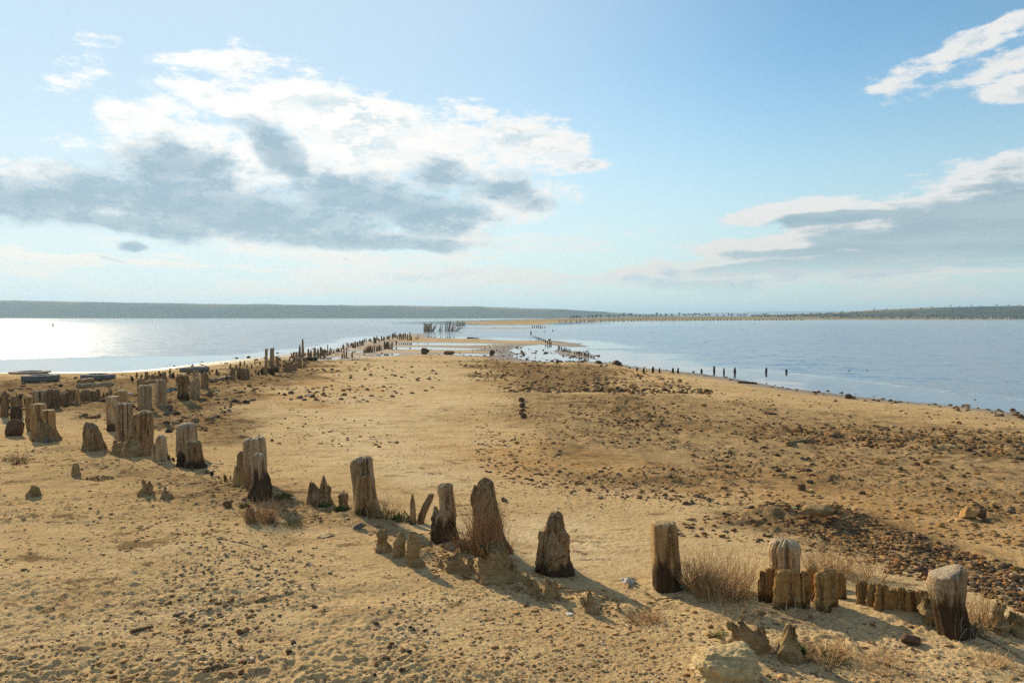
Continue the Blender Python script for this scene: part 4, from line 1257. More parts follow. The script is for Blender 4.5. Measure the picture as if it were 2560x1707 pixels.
# ---------------------------------------------------------------- tyres, logs, blocks
def tyre(label, x0, x1, top, base, mat, tilt=0.0):
    px = (x0 + x1) / 2
    gx, gy, gz = ground_at(px, base)
    sc = gy / F_PX
    R = (x1 - x0) / 2 * sc
    hgt = (base - top) * sc * 0.74
    prof = [(0.60, 0.10), (0.66, 0.02), (0.80, 0.0), (0.92, 0.05), (0.985, 0.14), (1.0, 0.22), (0.985, 0.24), (1.0, 0.27), (1.0, 0.36), (0.98, 0.38), (1.0, 0.41), (1.0, 0.5)]
    prof = prof + [(r, 1 - z) for r, z in reversed(prof[:-1])] + [(0.58, 0.86), (0.57, 0.5), (0.58, 0.14)]
    nth = 72
    V = []
    for k, (r, z) in enumerate(prof):
        for j in range(nth):
            a = 2 * math.pi * j / nth
            lug = 0.012 * (1 if (j // 2) % 2 else 0) if r > 0.97 else 0.0
            sag = 0.03 * math.sin(a * 2 + R * 9)
            V.append((R * (r - lug) * math.cos(a), R * (r - lug) * math.sin(a) * (1 + sag), hgt * z))
    F = [tuple(q) for q in grid_faces(len(prof), nth, True)] + [((len(prof) - 1) * nth + j, (len(prof) - 1) * nth + (j + 1) % nth, (j + 1) % nth, j) for j in range(nth)]
    o = link("tyre", mesh_from("tyre", V, F, mat), (gx, gy + R * 0.8, gz - hgt * 0.06))
    o.rotation_euler = (tilt * 0.5, tilt, 0.3)
    tag(o, label, "tyre", "tyres lying along the left shore")


tyre("grey lorry tyre lying flat, leftmost on the shore", 38, 125, 932, 954, M_TYRE)
tyre("grey lorry tyre lying flat behind the pale log", 188, 269, 931, 949, M_TYRE, 0.02)
tyre("grey tyre lying flat behind the blackened post", 439, 511, 913, 931, M_TYRE, -0.03)
tyre("black tyre lying flat below the tallest pole", 752, 790, 891, 901, M_BLACK)
tyre("thin worn tyre half sunk at the water's edge, far left", 5, 100, 928, 935, M_TYRE)


def log(name, label, a, b, rpx, mat, category="log", taper=0.8, group=None, lift=0.6, bend=0.02, nth=14):
    p0, p1 = np.array(ground_at(*a)), np.array(ground_at(*b))
    d = p1 - p0
    L = float(np.linalg.norm(d))
    mid = (p0 + p1) / 2
    r = rpx * mid[1] / F_PX
    n = max(8, int(L / max(r, .02) * 1.2))
    n = min(n, 60)
    ang = math.atan2(d[1], d[0])
    seed = int(a[0] * 5 + a[1]) % 997
    V = []
    gt = np.linspace(0, 1, 40)
    gline = ground_z(p0[0] + d[0] * gt, p0[1] + d[1] * gt)
    th = np.linspace(0, 2 * math.pi, nth, endpoint=False)
    for i in range(-1, n + 2):
        t = min(max(i / n, 0), 1)
        s = (1 - (1 - taper) * t) * (0.55 if i in (-1, n + 1) else 1)
        g = 1 + 0.22 * fbm3(np.cos(th) * 2 + seed, np.sin(th) * 2, np.full(nth, t * L / r * 0.2), 3, seed)
        x = (t - 0.5) * L + (0.12 * r if i == n + 1 else (-0.12 * r if i == -1 else 0))
        off = bend * L * math.sin(t * math.pi) + 0.2 * r * math.sin(t * 17 + seed)
        px_, py_ = mid[0] + x * math.cos(ang) - off * math.sin(ang), mid[1] + x * math.sin(ang) + off * math.cos(ang)
        zz = (float(np.interp(t, np.linspace(0, 1, len(gline)), gline)) if L > 0.8 else p0[2] + (p1[2] - p0[2]) * t)
        zz = zz - mid[2] + r * lift
        V.append(np.stack([np.full(nth, x), off + r * s * g * np.cos(th), zz + r * s * g * np.sin(th)], 1))
    V = np.concatenate(V)
    nr = n + 3
    F = [tuple(q) for q in grid_faces(nr, nth, True)] + [tuple(range(nth - 1, -1, -1)), tuple(range((nr - 1) * nth, nr * nth))]
    # store so that the grain runs along local z: material uses object coordinates, so build along z and turn it
    V2 = np.stack([-V[:, 2], V[:, 1], V[:, 0]], 1)
    me = mesh_from(name, V2, F, mat, True, dict(rot=np.zeros(len(V2))))
    o = link(name, me, tuple(mid))
    o.rotation_euler = (Matrix.Rotation(ang, 3, 'Z') @ Matrix.Rotation(math.pi / 2, 3, 'Y')).to_euler()
    return tag(o, label, category, group)


log("driftwood_log", "pale log lying in front of the second grey tyre", (192, 969), (283, 964), 7, M_GREY)
log("driftwood_log", "stubby brown log end-on beside the pale log", (199, 962), (229, 957), 9, M_TAN, taper=0.9)
log("driftwood_log", "orange-brown log behind the pale grey post", (360, 962), (392, 956), 6, M_TAN)
log("driftwood_log", "long grey driftwood trunk with a bare branch", (521, 957), (584, 944), 6, M_GREY)
log("beached_pole", "long pale pole lying from the right shoreline towards the spit's middle", (1521, 912), (1664, 962), 2.6, M_TAN, "pole", nth=8)
log("driftwood_board", "dark driftwood board lying on the right flats", (1970, 1116), (2030, 1106), 6.5, M_DARK, "driftwood", lift=0.9)
log("brown_stick", "short brown stick lying on the bare foreground sand", (326, 1583), (382, 1570), 5, M_DARK, "stick", lift=1.0)
log("sunken_log", "dark log lying in the water beyond the spit's end", (1169, 846.5), (1197, 846.5), 2.2, M_WETWOOD)
log("sunken_log", "dark waterlogged log at the edge of the right water", (1845, 957), (1892, 960), 3, M_WETWOOD)
log("floating_log", "thin dark log afloat on the open right water", (1597, 861), (1619, 861), 1.1, M_WETWOOD)
TW = [((2180, 1650), (2290, 1690), 5, "pale split board half buried at the bottom right"), ((1556, 1558), (1573, 1572), 4, "short pale stick standing out by the straw tuft"),
      ((1436, 1570), (1498, 1580), 1.6, "thin straight twig right of the clod ridge"), ((2262, 1654), (2312, 1658), 2.5, "thin pale stick on the bottom right sand"), ((1642, 1500), (1712, 1492), 1.8, "dark twig below the square-topped post"),
      ((700, 930), (870, 962), 0.8, "long thin dark rope line across the mid-left sand"), ((1610, 1478), (1640, 1502), 2.2, "crooked dark twig left of the square-topped post"), ((2440, 1585), (2560, 1650), 2.2, "long dark branch by the right edge"),
      ((540, 1345), (690, 1385), 1.5, "long pale stalk flat on the left foreground sand"), ((1950, 1545), (2000, 1556), 3, "short pale stick below the brown palisade"), ((690, 1228), (770, 1232), 1.2, "bare twig trailing right from the middle cluster"),
      ((2060, 1640), (2110, 1628), 1.4, "fine dry twig in the bottom right tufts"), ((550, 951), (605, 962), 1.4, "bare dead branch reaching from the driftwood trunk")]
for a, b, r, lb in TW:
    log("dry_stick", lb, a, b, r, M_GREY if 'pale' in lb else M_DARK, "stick", 0.6, "sticks on the sand", lift=0.7, bend=0.04, nth=6)

# ---------------------------------------------------------------- dry bushes, grass, green plants
def stalks(n, rad, hgt, seed, palette, spread=0.5, thick=0.0016, branch=3, curl=0.3):
    """many thin bent stems from one root patch, each with a few side twigs"""
    r = random.Random(seed)
    sp = Soup()

    def strand(p, d, L, w_, col, seg=4):
        pts, q = [], np.array(p, float)
        d = np.array(d, float)
        for i in range(seg + 1):
            pts.append((q.copy(), w_ * (1 - 0.75 * i / seg)))
            d = d + np.array([r.uniform(-curl, curl), r.uniform(-curl, curl), r.uniform(-curl * 0.7, curl * 0.5)])
            d /= np.linalg.norm(d)
            q = q + d * L / seg
            q[2] = max(q[2], 0.003)
        V, F = [], []
        for (c, wv) in pts:
            for k in range(3):
                a = 2.0944 * k
                V.append((c[0] + wv * math.cos(a), c[1] + wv * math.sin(a), c[2] + 0.3 * wv * math.sin(a)))
        for i in range(seg):
            for k in range(3):
                F.append((i * 3 + k, i * 3 + (k + 1) % 3, i * 3 + 3 + (k + 1) % 3, i * 3 + 3 + k))
        c = np.array(col) * r.uniform(0.7, 1.25)
        sp.add(V, F, c)
        return pts

    for i in range(n):
        a, q = r.uniform(0, 6.283), math.sqrt(r.random())
        p = (rad[0] * q * math.cos(a), rad[1] * q * math.sin(a), -0.01)
        up = r.uniform(0.55, 1.0)
        d = np.array([spread * (q * math.cos(a) + r.uniform(-.5, .5)), spread * (q * math.sin(a) + r.uniform(-.5, .5)), 1.0])
        d /= np.linalg.norm(d)
        col = r.choice(palette)
        L = hgt * up * (1 - 0.35 * q)
        pts = strand(p, d, L, thick, col, 4)
        for b in range(r.randint(0, branch)):
            c, wv = pts[r.randint(1, 4)]
            dd = d + np.array([r.uniform(-.9, .9), r.uniform(-.9, .9), r.uniform(-.2, .6)])
            strand(c, dd / np.linalg.norm(dd), L * r.uniform(0.2, 0.45), thick * 0.7, col, 2)
    return sp


STRAW = [(0.56, 0.36, 0.17), (0.46, 0.27, 0.12), (0.66, 0.47, 0.25), (0.34, 0.19, 0.08)]
REDST = [(0.54, 0.31, 0.155), (0.60, 0.39, 0.20), (0.40, 0.21, 0.10)]
PALE = [(0.52, 0.42, 0.27), (0.42, 0.33, 0.19)]
GREENS = [(0.10, 0.15, 0.035), (0.14, 0.20, 0.05), (0.07, 0.11, 0.03)]


def bush(label, px, py, wpx, hpx, n, palette, seed, spread=0.5, thick=0.0017, branch=3, name="dry_bush", category="bush", deep=0.6, group=None, leaves=0, curl=0.3):
    gx, gy, gz = ground_at(px, py)
    sc = gy / F_PX
    sp = stalks(n, (wpx / 2 * sc * 0.8, wpx / 2 * sc * deep), hpx * sc * 1.15, seed, palette, spread, thick, branch, curl)
    if not leaves:
        o = link(name, sp.mesh(name, M_STALK, False), (gx, gy, gz))
        return tag(o, label, category, group)
    o = link(name, None, (gx, gy, gz))
    link("stalks", sp.mesh("stalks", M_STALK, False), parent=o)
    link("leaves", leaf_soup(leaves, wpx / 2 * sc, wpx / 2 * sc * deep, hpx * sc * 0.35, seed + 1).mesh("leaves", M_LEAF, False), parent=o)
    return tag(o, label, category, group)


def leaf_soup(n, rx, ry, h, seed, size=0.014, cols=GREENS, reds=0.1):
    r = random.Random(seed)
    sp = Soup()
    for i in range(n):
        a, q = r.uniform(0, 6.283), math.sqrt(r.random())
        x, y = rx * q * math.cos(a), ry * q * math.sin(a)
        z = r.random() ** 1.3 * h * (1.1 - q)
        s = size * r.uniform(0.6, 1.4)
        b = r.uniform(0, 6.283)
        t = r.uniform(0.2, 1.3)
        dx, dy, dz = math.cos(b) * math.cos(t), math.sin(b) * math.cos(t), math.sin(t)
        sx, sy = -math.sin(b) * s * 0.28, math.cos(b) * s * 0.28
        V = [(x - sx, y - sy, z), (x + sx, y + sy, z), (x + sx * 1.2 + dx * s * .6, y + sy * 1.2 + dy * s * .6, z + dz * s * .6), (x + dx * s * 1.2, y + dy * s * 1.2, z + dz * s * 1.2), (x - sx * 1.2 + dx * s * .6, y - sy * 1.2 + dy * s * .6, z + dz * s * .6)]
        c = np.array(r.choice(cols) if r.random() > reds else (0.20, 0.06, 0.04)) * r.uniform(0.7, 1.3)
        sp.add(V, [(0, 1, 2, 4), (4, 2, 3)], c)
    return sp


def plant(label, px, py, wpx, hpx, n, seed, reds=0.1, size=0.014, group="small green plants", cols=GREENS):
    gx, gy, gz = ground_at(px, py)
    sc = gy / F_PX
    o = link("green_plant", leaf_soup(n, wpx / 2 * sc, wpx / 2 * sc * 0.8, hpx * sc, seed, size, cols, reds).mesh("green_plant", M_LEAF, False), (gx, gy, gz))
    tag(o, label, "plant", group)


bush("large dense dry bush right of the square-topped post", 1800, 1482, 200, 118, 420, STRAW, 1, 0.55)
bush("dry bush filling the gap before the big dry bush", 1745, 1470, 100, 95, 170, STRAW, 2, 0.5)
bush("dry brown bush behind the right end of the brown palisade", 2070, 1430, 130, 90, 190, STRAW, 3, 0.6)
bush("tall thin dry stalks behind the row of low stubs", 2165, 1448, 120, 100, 60, STRAW, 4, 0.5, branch=4)
bush("dry bush right of the slant-topped post", 2460, 1560, 110, 95, 150, STRAW, 5, 0.6)
bush("reddish dry stalks climbing the rounded stump", 1214, 1386, 80, 165, 300, REDST, 6, 0.2, branch=2, curl=0.2)
bush("dry tangled bush at the foot of the rounded stump", 1180, 1368, 110, 75, 200, REDST, 7, 0.7)
bush("sparse dry stalks right of the rounded stump", 1262, 1374, 50, 95, 26, REDST, 8, 0.5)
bush("dry bush with green base right of the tall leaning post", 958, 1292, 95, 70, 130, STRAW, 9, 0.6, leaves=260)
bush("reddish dry grass clump below the pale black-footed post", 655, 1302, 90, 75, 170, REDST, 10, 0.6, leaves=80)
bush("grey-green spiky tuft right of the reddish clump", 735, 1314, 56, 36, 130, [(0.24, 0.24, 0.10), (0.32, 0.28, 0.14), (0.16, 0.18, 0.07)], 11, 0.8, branch=1)
bush("pale branching weed before the square-topped post", 1680, 1464, 14, 48, 5, PALE, 12, 0.25, 0.002, 8)
bush("low dry straw tuft in the open foreground", 1610, 1552, 90, 44, 130, STRAW, 13, 0.9)
bush("fine dry weeds behind the straw tuft", 1830, 1560, 150, 70, 60, STRAW, 14, 0.7, 0.0011)
bush("dry grass patch with green tips at the bottom right", 2060, 1645, 150, 60, 230, STRAW, 15, 0.7, leaves=130)
bush("dry twiggy weeds right of the bottom right grass patch", 2215, 1668, 150, 70, 130, STRAW, 16, 0.8, 0.0012)
bush("bare pale twigs before the brown palisade", 2010, 1535, 110, 75, 16, PALE, 17, 0.7, 0.0019, 5)
bush("bare pale twigs at the foot of the slant-topped post", 2400, 1590, 90, 70, 18, PALE, 18, 0.7, 0.0017, 4)
bush("low dry weeds at the right edge of the foreground", 2480, 1660, 140, 50, 90, STRAW, 19, 0.9, 0.0012)
bush("dry weeds at the left edge below the tan posts", 40, 1150, 70, 30, 90, REDST, 20, 0.9, leaves=110)
bush("small dry tuft between the stepped stump and domed-cap post", 370, 1138, 26, 40, 70, REDST, 21, 0.5)
bush("bare thin shrub rising at the left shore", 612, 935, 18, 60, 7, PALE, 22, 0.35, 0.004, 6)
bush("second bare shrub at the left shore, smaller", 638, 935, 16, 36, 6, PALE, 23, 0.4, 0.004, 5)
bush("dry weeds among the back-row stubs", 240, 1000, 34, 26, 60, STRAW, 24, 0.5, 0.002)
plant("green leafy tuft at the foot of the two-pointed stump", 812, 1266, 34, 14, 220, 30)
plant("green leafy tuft left of the tall leaning post", 855, 1276, 40, 16, 260, 31)
plant("yellow-green succulent patch right of the black-footed post", 710, 1243, 50, 14, 260, 32, 0.25)
plant("small green patch left of the reddish clump", 612, 1268, 28, 14, 160, 33, 0.2)
plant("dark green leafy patch under the leaning log", 1010, 1300, 60, 24, 340, 34, 0.15)
bush("bright green grass tuft left of the ragged sand stump", 1800, 1590, 40, 24, 110, [(0.17, 0.23, 0.06), (0.24, 0.28, 0.09), (0.30, 0.28, 0.12)], 35, 0.9, 0.0016, 0, name="green_grass_tuft", category="grass tuft")
plant("green and red creeping plants among the left rubble", 215, 1045, 70, 10, 240, 36, 0.4)
plant("low green plants near the small sandy stub", 245, 1198, 80, 8, 260, 37, 0.3, cols=[(0.14, 0.15, 0.05), (0.20, 0.18, 0.07)])
plant("red-leaved creeper at the left edge", 50, 1160, 40, 8, 120, 38, 0.8)
plant("green shoot beside the ragged cone-shaped sand stump", 2002, 1636, 16, 26, 70, 39, 0.0, 0.022)


# ---------------------------------------------------------------- stones
import bmesh


def ico(sub):
    bm = bmesh.new()
    bmesh.ops.create_icosphere(bm, subdivisions=sub, radius=1.0)
    bm.verts.ensure_lookup_table()
    v = np.array([q.co[:] for q in bm.verts])
    f = [tuple(a.index for a in q.verts) for q in bm.faces]
    bm.free()
    return v, f


ICO1, ICO2, ICO3, ICO5 = ico(1), ico(2), ico(4), ico(6)


def stone_verts(base, seed, rough=0.35, flat=0.6, facet=True):
    v = base[0]
    r = random.Random(seed)
    q = v * (1 + rough * fbm3(v[:, 0] * 1.1 + seed, v[:, 1] * 1.1, v[:, 2] * 1.1, 3, seed))[:, None]
    if facet:                                   # cut by a few planes so that it has faces and edges
        for _ in range(7):
            nrm = np.array([r.gauss(0, 1), r.gauss(0, 1), r.gauss(0, 1)])
            nrm /= np.linalg.norm(nrm)
            d = r.uniform(0.5, 0.85)
            k = q @ nrm - d
            q = q - np.where(k > 0, k, 0)[:, None] * nrm * 0.9
    return q * np.array([1.0, r.uniform(0.6, 0.95), flat * r.uniform(0.7, 1.2)])


STONE_COLS = [("black-brown", (0.075, 0.05, 0.034)), ("grey", (0.13, 0.105, 0.085)), ("ochre", (0.24, 0.14, 0.055)), ("dark brown", (0.10, 0.068, 0.044)), ("charcoal", (0.052, 0.042, 0.036)), ("rust-brown", (0.17, 0.085, 0.04)), ("pale tan", (0.26, 0.20, 0.14))]
PROTO = []
for i in range(21):
    v_ = stone_verts(ICO2, 50 + i)
    PROTO.append((STONE_COLS[i % 7][0], mesh_from("stone", v_, ICO2[1], M_GRAVEL, False, dict(tint=np.tile(np.array(STONE_COLS[i % 7][1]), (len(v_), 1)) * np.array([1.1, 1.0, 0.85])))))
LANDMARKS = [("the slant-topped post", 2380, 1577), ("the brown palisade", 2000, 1512), ("the row of low stubs", 2230, 1525), ("the square-topped post", 1668, 1463), ("the gnarled lone stump", 1392, 1424), ("the rounded stump", 1224, 1372),
             ("the tall leaning post", 918, 1276), ("the two-pointed stump", 800, 1260), ("the pale black-footed post", 655, 1240), ("the knee-high brown post", 488, 1166), ("the domed-cap post", 358, 1119), ("the hunched stump", 234, 1124),
             ("the two tan posts", 110, 1100), ("the largest ochre boulder", 2435, 1297), ("the dark square block", 2006, 1226), ("the driftwood board", 2000, 1112), ("the ochre stone block", 1759, 1017), ("the line of dark clods", 1306, 1040),
             ("the long pale pole", 1600, 940), ("the shoreline stakes", 1650, 932), ("the wading stakes", 1420, 885), ("the two tall boards", 674, 937), ("the black tyre", 771, 901), ("the blackened post", 458, 1005), ("the leftmost tyre", 80, 954),
             ("the pale boulder", 1828, 1700), ("the brown stick", 354, 1577), ("the sand pillars", 1000, 1390), ("the clod ridge", 1250, 1445), ("the straw tuft", 1610, 1552), ("the fan of fence planks", 1125, 828), ("the clod heap", 1063, 886),
             ("the calm water's stub tops", 2168, 950), ("the gravel-strip hump", 2052, 1290), ("the small sand cone", 626, 1300), ("the small sandy stub", 190, 1190)]
LAND_W = [(t, *at(a, b, 0)) for t, a, b in LANDMARKS]


def stone_label(col, x, y, s, fam):
    t, lx, ly = min(LAND_W, key=lambda q: ((q[1] - x) / y) ** 2 + ((q[2] - y) / y * 0.8) ** 2)
    dx, dy = x - lx, (y - ly) * 0.5
    rel = ("right of" if dx > 0 else "left of") if abs(dx) > abs(dy) else ("behind" if dy > 0 else "in front of")
    far = "just " if math.hypot(dx, dy) < 0.05 * y else ("well " if math.hypot(dx, dy) > 0.18 * y else "")
    size = "large" if s / y > 0.0058 else ("small" if s / y < 0.0036 else "medium")
    where = {'dark': "gravel-strip stone", 'mid': "loose stone", 'far': "rubble stone", 'wet': "stone in the shallows", 'near': "pebble"}[fam]
    return f"{size} {col} {where} {far}{rel} {t}"
MINI = [stone_verts(ICO1, 80 + i, 0.7, 0.5, True) for i in range(10)]
PEB = [stone_verts(ICO1, 95 + i, 0.3, 0.45) for i in range(10)]

TINTS = [(0.075, 0.048, 0.03), (0.11, 0.08, 0.056), (0.17, 0.095, 0.04), (0.09, 0.062, 0.04), (0.05, 0.038, 0.03), (0.25, 0.145, 0.06), (0.14, 0.072, 0.035), (0.20, 0.15, 0.10)]
SANDY = [(0.33, 0.24, 0.13), (0.26, 0.18, 0.10), (0.20, 0.16, 0.12), (0.15, 0.13, 0.115), (0.38, 0.31, 0.21), (0.11, 0.09, 0.075), (0.45, 0.40, 0.32)]
CRUMBS = [(0.20, 0.125, 0.06), (0.27, 0.175, 0.085), (0.14, 0.088, 0.045), (0.33, 0.22, 0.11)]
srng = random.Random(11)
SPOTS = []      # (apparent size, x, y, size, family)


nrng = np.random.default_rng(11)


def scatter(poly, count, lo, hi, fam, clump=0.0, power=2.2):
    xs, ys = [p[0] for p in poly], [p[1] for p in poly]
    n = count * 12
    x, y = nrng.uniform(min(xs), max(xs), n), nrng.uniform(min(ys), max(ys), n)
    ok = poly_sd(x, y, poly) > 0
    u, v = (x - CX) / F_PX, (CY - y) / F_PX
    c, s_ = math.cos(PITCH), math.sin(PITCH)
    k = -CAM_H / (-s_ + v * c)
    wx, wy = u * k, (c + v * s_) * k
    if clump:
        ok &= vn2(wx / 0.9 + 5, wy / 1.6, 90) > clump + nrng.uniform(-.18, .18, n)
    sz = lo + (hi - lo) * nrng.random(n) ** power
    for i in np.nonzero(ok)[0][:count]:
        SPOTS.append((sz[i] / wy[i], float(wx[i]), float(wy[i]), float(sz[i]), fam))


scatter([(1640, 1345), (1700, 1300), (1850, 1285), (2150, 1300), (2420, 1385), (2700, 1490), (2700, 1610), (2480, 1510), (2250, 1450), (2050, 1390), (1850, 1360)], 1700, 0.008, 0.036, 'dark', 0.36, 2.2)
scatter([(1930, 1310), (2150, 1310), (2420, 1395), (2650, 1490), (2650, 1580), (2400, 1480), (2150, 1400)], 800, 0.010, 0.036, 'dark', 0.25, 1.6)
scatter([(1420, 1000), (1560, 995), (1800, 1045), (2100, 1060), (2700, 1085), (2700, 1170), (2200, 1125), (1800, 1095), (1600, 1075), (1430, 1050)], 2000, 0.012, 0.052, 'mid', 0.28, 2.2)
scatter([(1500, 940), (1750, 950), (2100, 1000), (2560, 1045), (2800, 1100), (2800, 1330), (2300, 1260), (1800, 1200), (1500, 1150)], 1200, 0.012, 0.05, 'mid', 0.40, 2.6)
scatter([(1150, 1020), (1600, 1040), (2000, 1180), (1950, 1290), (1500, 1260), (1200, 1190)], 800, 0.010, 0.042, 'mid', 0.42, 2.4)
scatter([(1180, 850), (1330, 868), (1300, 900), (1530, 915), (1700, 950), (1780, 985), (1500, 990), (1270, 985), (1170, 950), (1180, 890)], 1700, 0.016, 0.085, 'far', 0.3, 3.2)
scatter([(640, 920), (980, 850), (1190, 855), (1190, 900), (1150, 960), (900, 1010), (700, 1000)], 600, 0.02, 0.09, 'far', 0.42, 3.2)
scatter([(-300, 960), (120, 950), (560, 920), (720, 890), (930, 850), (1000, 845), (1000, 870), (870, 905), (760, 945), (660, 985), (580, 1050), (480, 1090), (300, 1060), (120, 1030), (-300, 1075)], 1800, 0.015, 0.09, 'far', 0.25, 3.2)
scatter([(550, 1040), (700, 1000), (1000, 1060), (1000, 1120), (700, 1110), (560, 1080)], 160, 0.012, 0.04, 'mid', 0.4, 2.4)
scatter([(1290, 862), (1340, 866), (1480, 872), (1560, 912), (1330, 902), (1285, 890)], 200, 0.04, 0.14, 'wet')
scatter([(1500, 903), (1700, 918), (2000, 960), (2560, 1018), (2560, 1045), (2100, 990), (1800, 945), (1600, 925)], 150, 0.02, 0.08, 'wet')
scatter([(400, 905), (640, 885), (900, 845), (960, 842), (900, 862), (700, 893), (420, 923)], 90, 0.04, 0.14, 'wet')
scatter([(1275, 973), (1780, 979), (1780, 986), (1275, 983)], 170, 0.03, 0.10, 'far')
scatter([(-200, 1110), (500, 1170), (900, 1310), (1400, 1480), (2600, 1640), (2600, 1740), (-200, 1740)], 8000, 0.003, 0.014, 'near', 0.3, 3.0)
scatter([(480, 1340), (1000, 1440), (1100, 1600), (1000, 1707), (500, 1707), (380, 1500)], 900, 0.006, 0.022, 'near', 0.3)
scatter([(300, 1120), (520, 1150), (760, 1280), (1000, 1360), (960, 1390), (640, 1320), (300, 1230), (100, 1200)], 400, 0.008, 0.028, 'near', 0.3)
scatter([(520, 1080), (1900, 1060), (2560, 1200), (2560, 1330), (1700, 1290), (1100, 1300), (700, 1200)], 900, 0.005, 0.016, 'near', 0.35, 2.4)
scatter([(500, 1000), (1150, 960), (2000, 1000), (2700, 1100), (2700, 1400), (1700, 1300), (1000, 1290), (600, 1200)], 3500, 0.004, 0.016, 'near', 0.36, 2.6)
scatter([(1180, 940), (1750, 950), (2100, 1010), (2700, 1080), (2700, 1400), (1900, 1290), (1250, 1210), (1150, 1050)], 4800, 0.009, 0.042, 'crumb', 0.36, 2.6)
scatter([(-200, 1000), (500, 1040), (650, 1150), (1000, 1330), (900, 1400), (-200, 1300)], 1500, 0.006, 0.03, 'crumb', 0.34, 3.0)
scatter([(-200, 1200), (900, 1400), (2600, 1620), (2600, 1740), (-200, 1740)], 1600, 0.006, 0.03, 'crumb', 0.4, 3.0)
scatter([(530, 1195), (700, 1255), (900, 1288), (1100, 1350), (1300, 1400), (1290, 1440), (1050, 1400), (880, 1335), (690, 1300), (520, 1235)], 600, 0.008, 0.034, 'crumb', 0.2, 2.2)
scatter([(40, 1090), (300, 1100), (560, 1150), (560, 1240), (300, 1190), (40, 1160)], 600, 0.008, 0.036, 'crumb', 0.25, 2.2)
scatter([(1080, 1390), (1300, 1440), (1560, 1510), (1540, 1550), (1280, 1490), (1080, 1440)], 400, 0.006, 0.026, 'crumb', 0.2, 2.2)
SPOTS.sort(reverse=True)

FAM = {'dark': ("dark pebble lying in the dense gravel strip behind the right posts", "pebbles of the gravel strip"),
       'mid': ("loose brown stone scattered on the open right-hand sand flats", "stones on the right sand flats"),
       'far': ("brown rubble stone lying in the stony ground of the spit's middle and left", "rubble stones on the spit"),
       'wet': ("small stone lying in the shallow water at the shoreline", "stones in the shallows"),
       'near': ("small pebble lying on the rough foreground sand", "pebbles on the foreground sand")}


def put_stone(x, y, s, z, fam, rz=None, flat=1.0, sink=0.3):
    col, me = srng.choice(PROTO)
    label, group = stone_label(col, x, y, s, fam), FAM[fam][1]
    o = link("stone", me, (x, y, z + s * (0.35 * flat - sink * 0.6)), srng.uniform(0, 6.28) if rz is None else rz)
    o.rotation_euler[0], o.rotation_euler[1] = srng.uniform(-.3, .3), srng.uniform(-.3, .3)
    o.scale = (s, s, s * flat)
    return tag(o, label, "stone", group)


def in_frame(x, y):
    return abs(x / y) < 0.66 and y > 3.4


chosen, rest, per = [], [], {}
for q in SPOTS:
    if in_frame(q[1], q[2]) and len(chosen) < 285 and q[4] != 'crumb' and per.get(q[4], 0) < 70:
        chosen.append(q)
        per[q[4]] = per.get(q[4], 0) + 1
    else:
        rest.append(q)
for (_, x, y, s, fam), z in zip(chosen, ground_z(np.array([q[1] for q in chosen]), np.array([q[2] for q in chosen]))):
    put_stone(x, y, s, float(z), fam)


def build_gravel():
    xs, ys = np.array([q[1] for q in rest]), np.array([q[2] for q in rest])
    zs = ground_z(xs, ys)
    V, F, T, n0 = [], [], [], 0
    f1 = np.array(ICO1[1])
    for (a, x, y, s, fam), z in zip(rest, zs):
        v = srng.choice(PEB if fam in ('dark', 'near') else MINI) * s
        an = srng.uniform(0, 6.28)
        c, sn = math.cos(an), math.sin(an)
        V.append(np.stack([v[:, 0] * c - v[:, 1] * sn + x, v[:, 0] * sn + v[:, 1] * c + y, v[:, 2] + z + s * 0.15], 1))
        F.append(f1 + n0)
        n0 += len(v)
        if fam == 'crumb':
            V[-1][:, 2] = z + (V[-1][:, 2] - z) * 0.55
        col = 1.25 * np.array(srng.choice(SANDY if fam == 'near' else (CRUMBS if fam == 'crumb' else TINTS))) * srng.uniform(0.8, 1.2)
        T.append(np.tile(col * np.array([1.12, 1.0, 0.82]), (len(v), 1)))
    me = mesh_from("gravel", np.concatenate(V), np.concatenate(F), M_GRAVEL, False, dict(tint=np.concatenate(T)))
    tag(link("gravel", me), "loose gravel and pebbles strewn over the sand spit", "gravel", kind="stuff")


build_gravel()


def big_stone(name, label, px, py, wpx, hpx, mat, seed, deep=0.8, category="stone", rough=0.3, rz=0.0, sub=ICO3, facet=True, strata=0.0):
    gx, gy, gz = ground_at(px, py)
    sc = gy / F_PX
    v = stone_verts(sub, seed, rough, 1.0, facet)
    ext = v.max(0) - v.min(0)
    if sub is ICO3:
        v = v * (1 + 0.05 * fbm3(v[:, 0] * 6, v[:, 1] * 6, v[:, 2] * 6, 3, seed))[:, None]
    if strata:
        e = np.abs(v) ** 3.4
        v = v / (e.sum(1)[:, None] ** (1 / 3.4)) * 0.8 * (1 + strata * np.sign(np.sin(v[:, 2] * 9 + v[:, 0] * 1.4)) * (0.4 + vn3(v[:, 0] * 2, v[:, 1] * 2, v[:, 2] * 5, 3)))[:, None]
        v = v * (1 + 0.22 * fbm3(v[:, 0] * 1.9, v[:, 1] * 1.9, v[:, 2] * 2.4, 6, seed) + 0.07 * fbm3(v[:, 0] * 9, v[:, 1] * 9, v[:, 2] * 14, 3, seed + 4))[:, None]
        ext = v.max(0) - v.min(0)
    v = (v - (v.max(0) + v.min(0)) / 2) / ext * np.array([wpx * sc, wpx * sc * deep, hpx * sc * 1.25])
    v[:, 2] += hpx * sc * 0.42
    o = link(name, mesh_from(name, v, sub[1], mat), (gx, gy + wpx * sc * deep * 0.3, gz), rz)
    return tag(o, label, category)


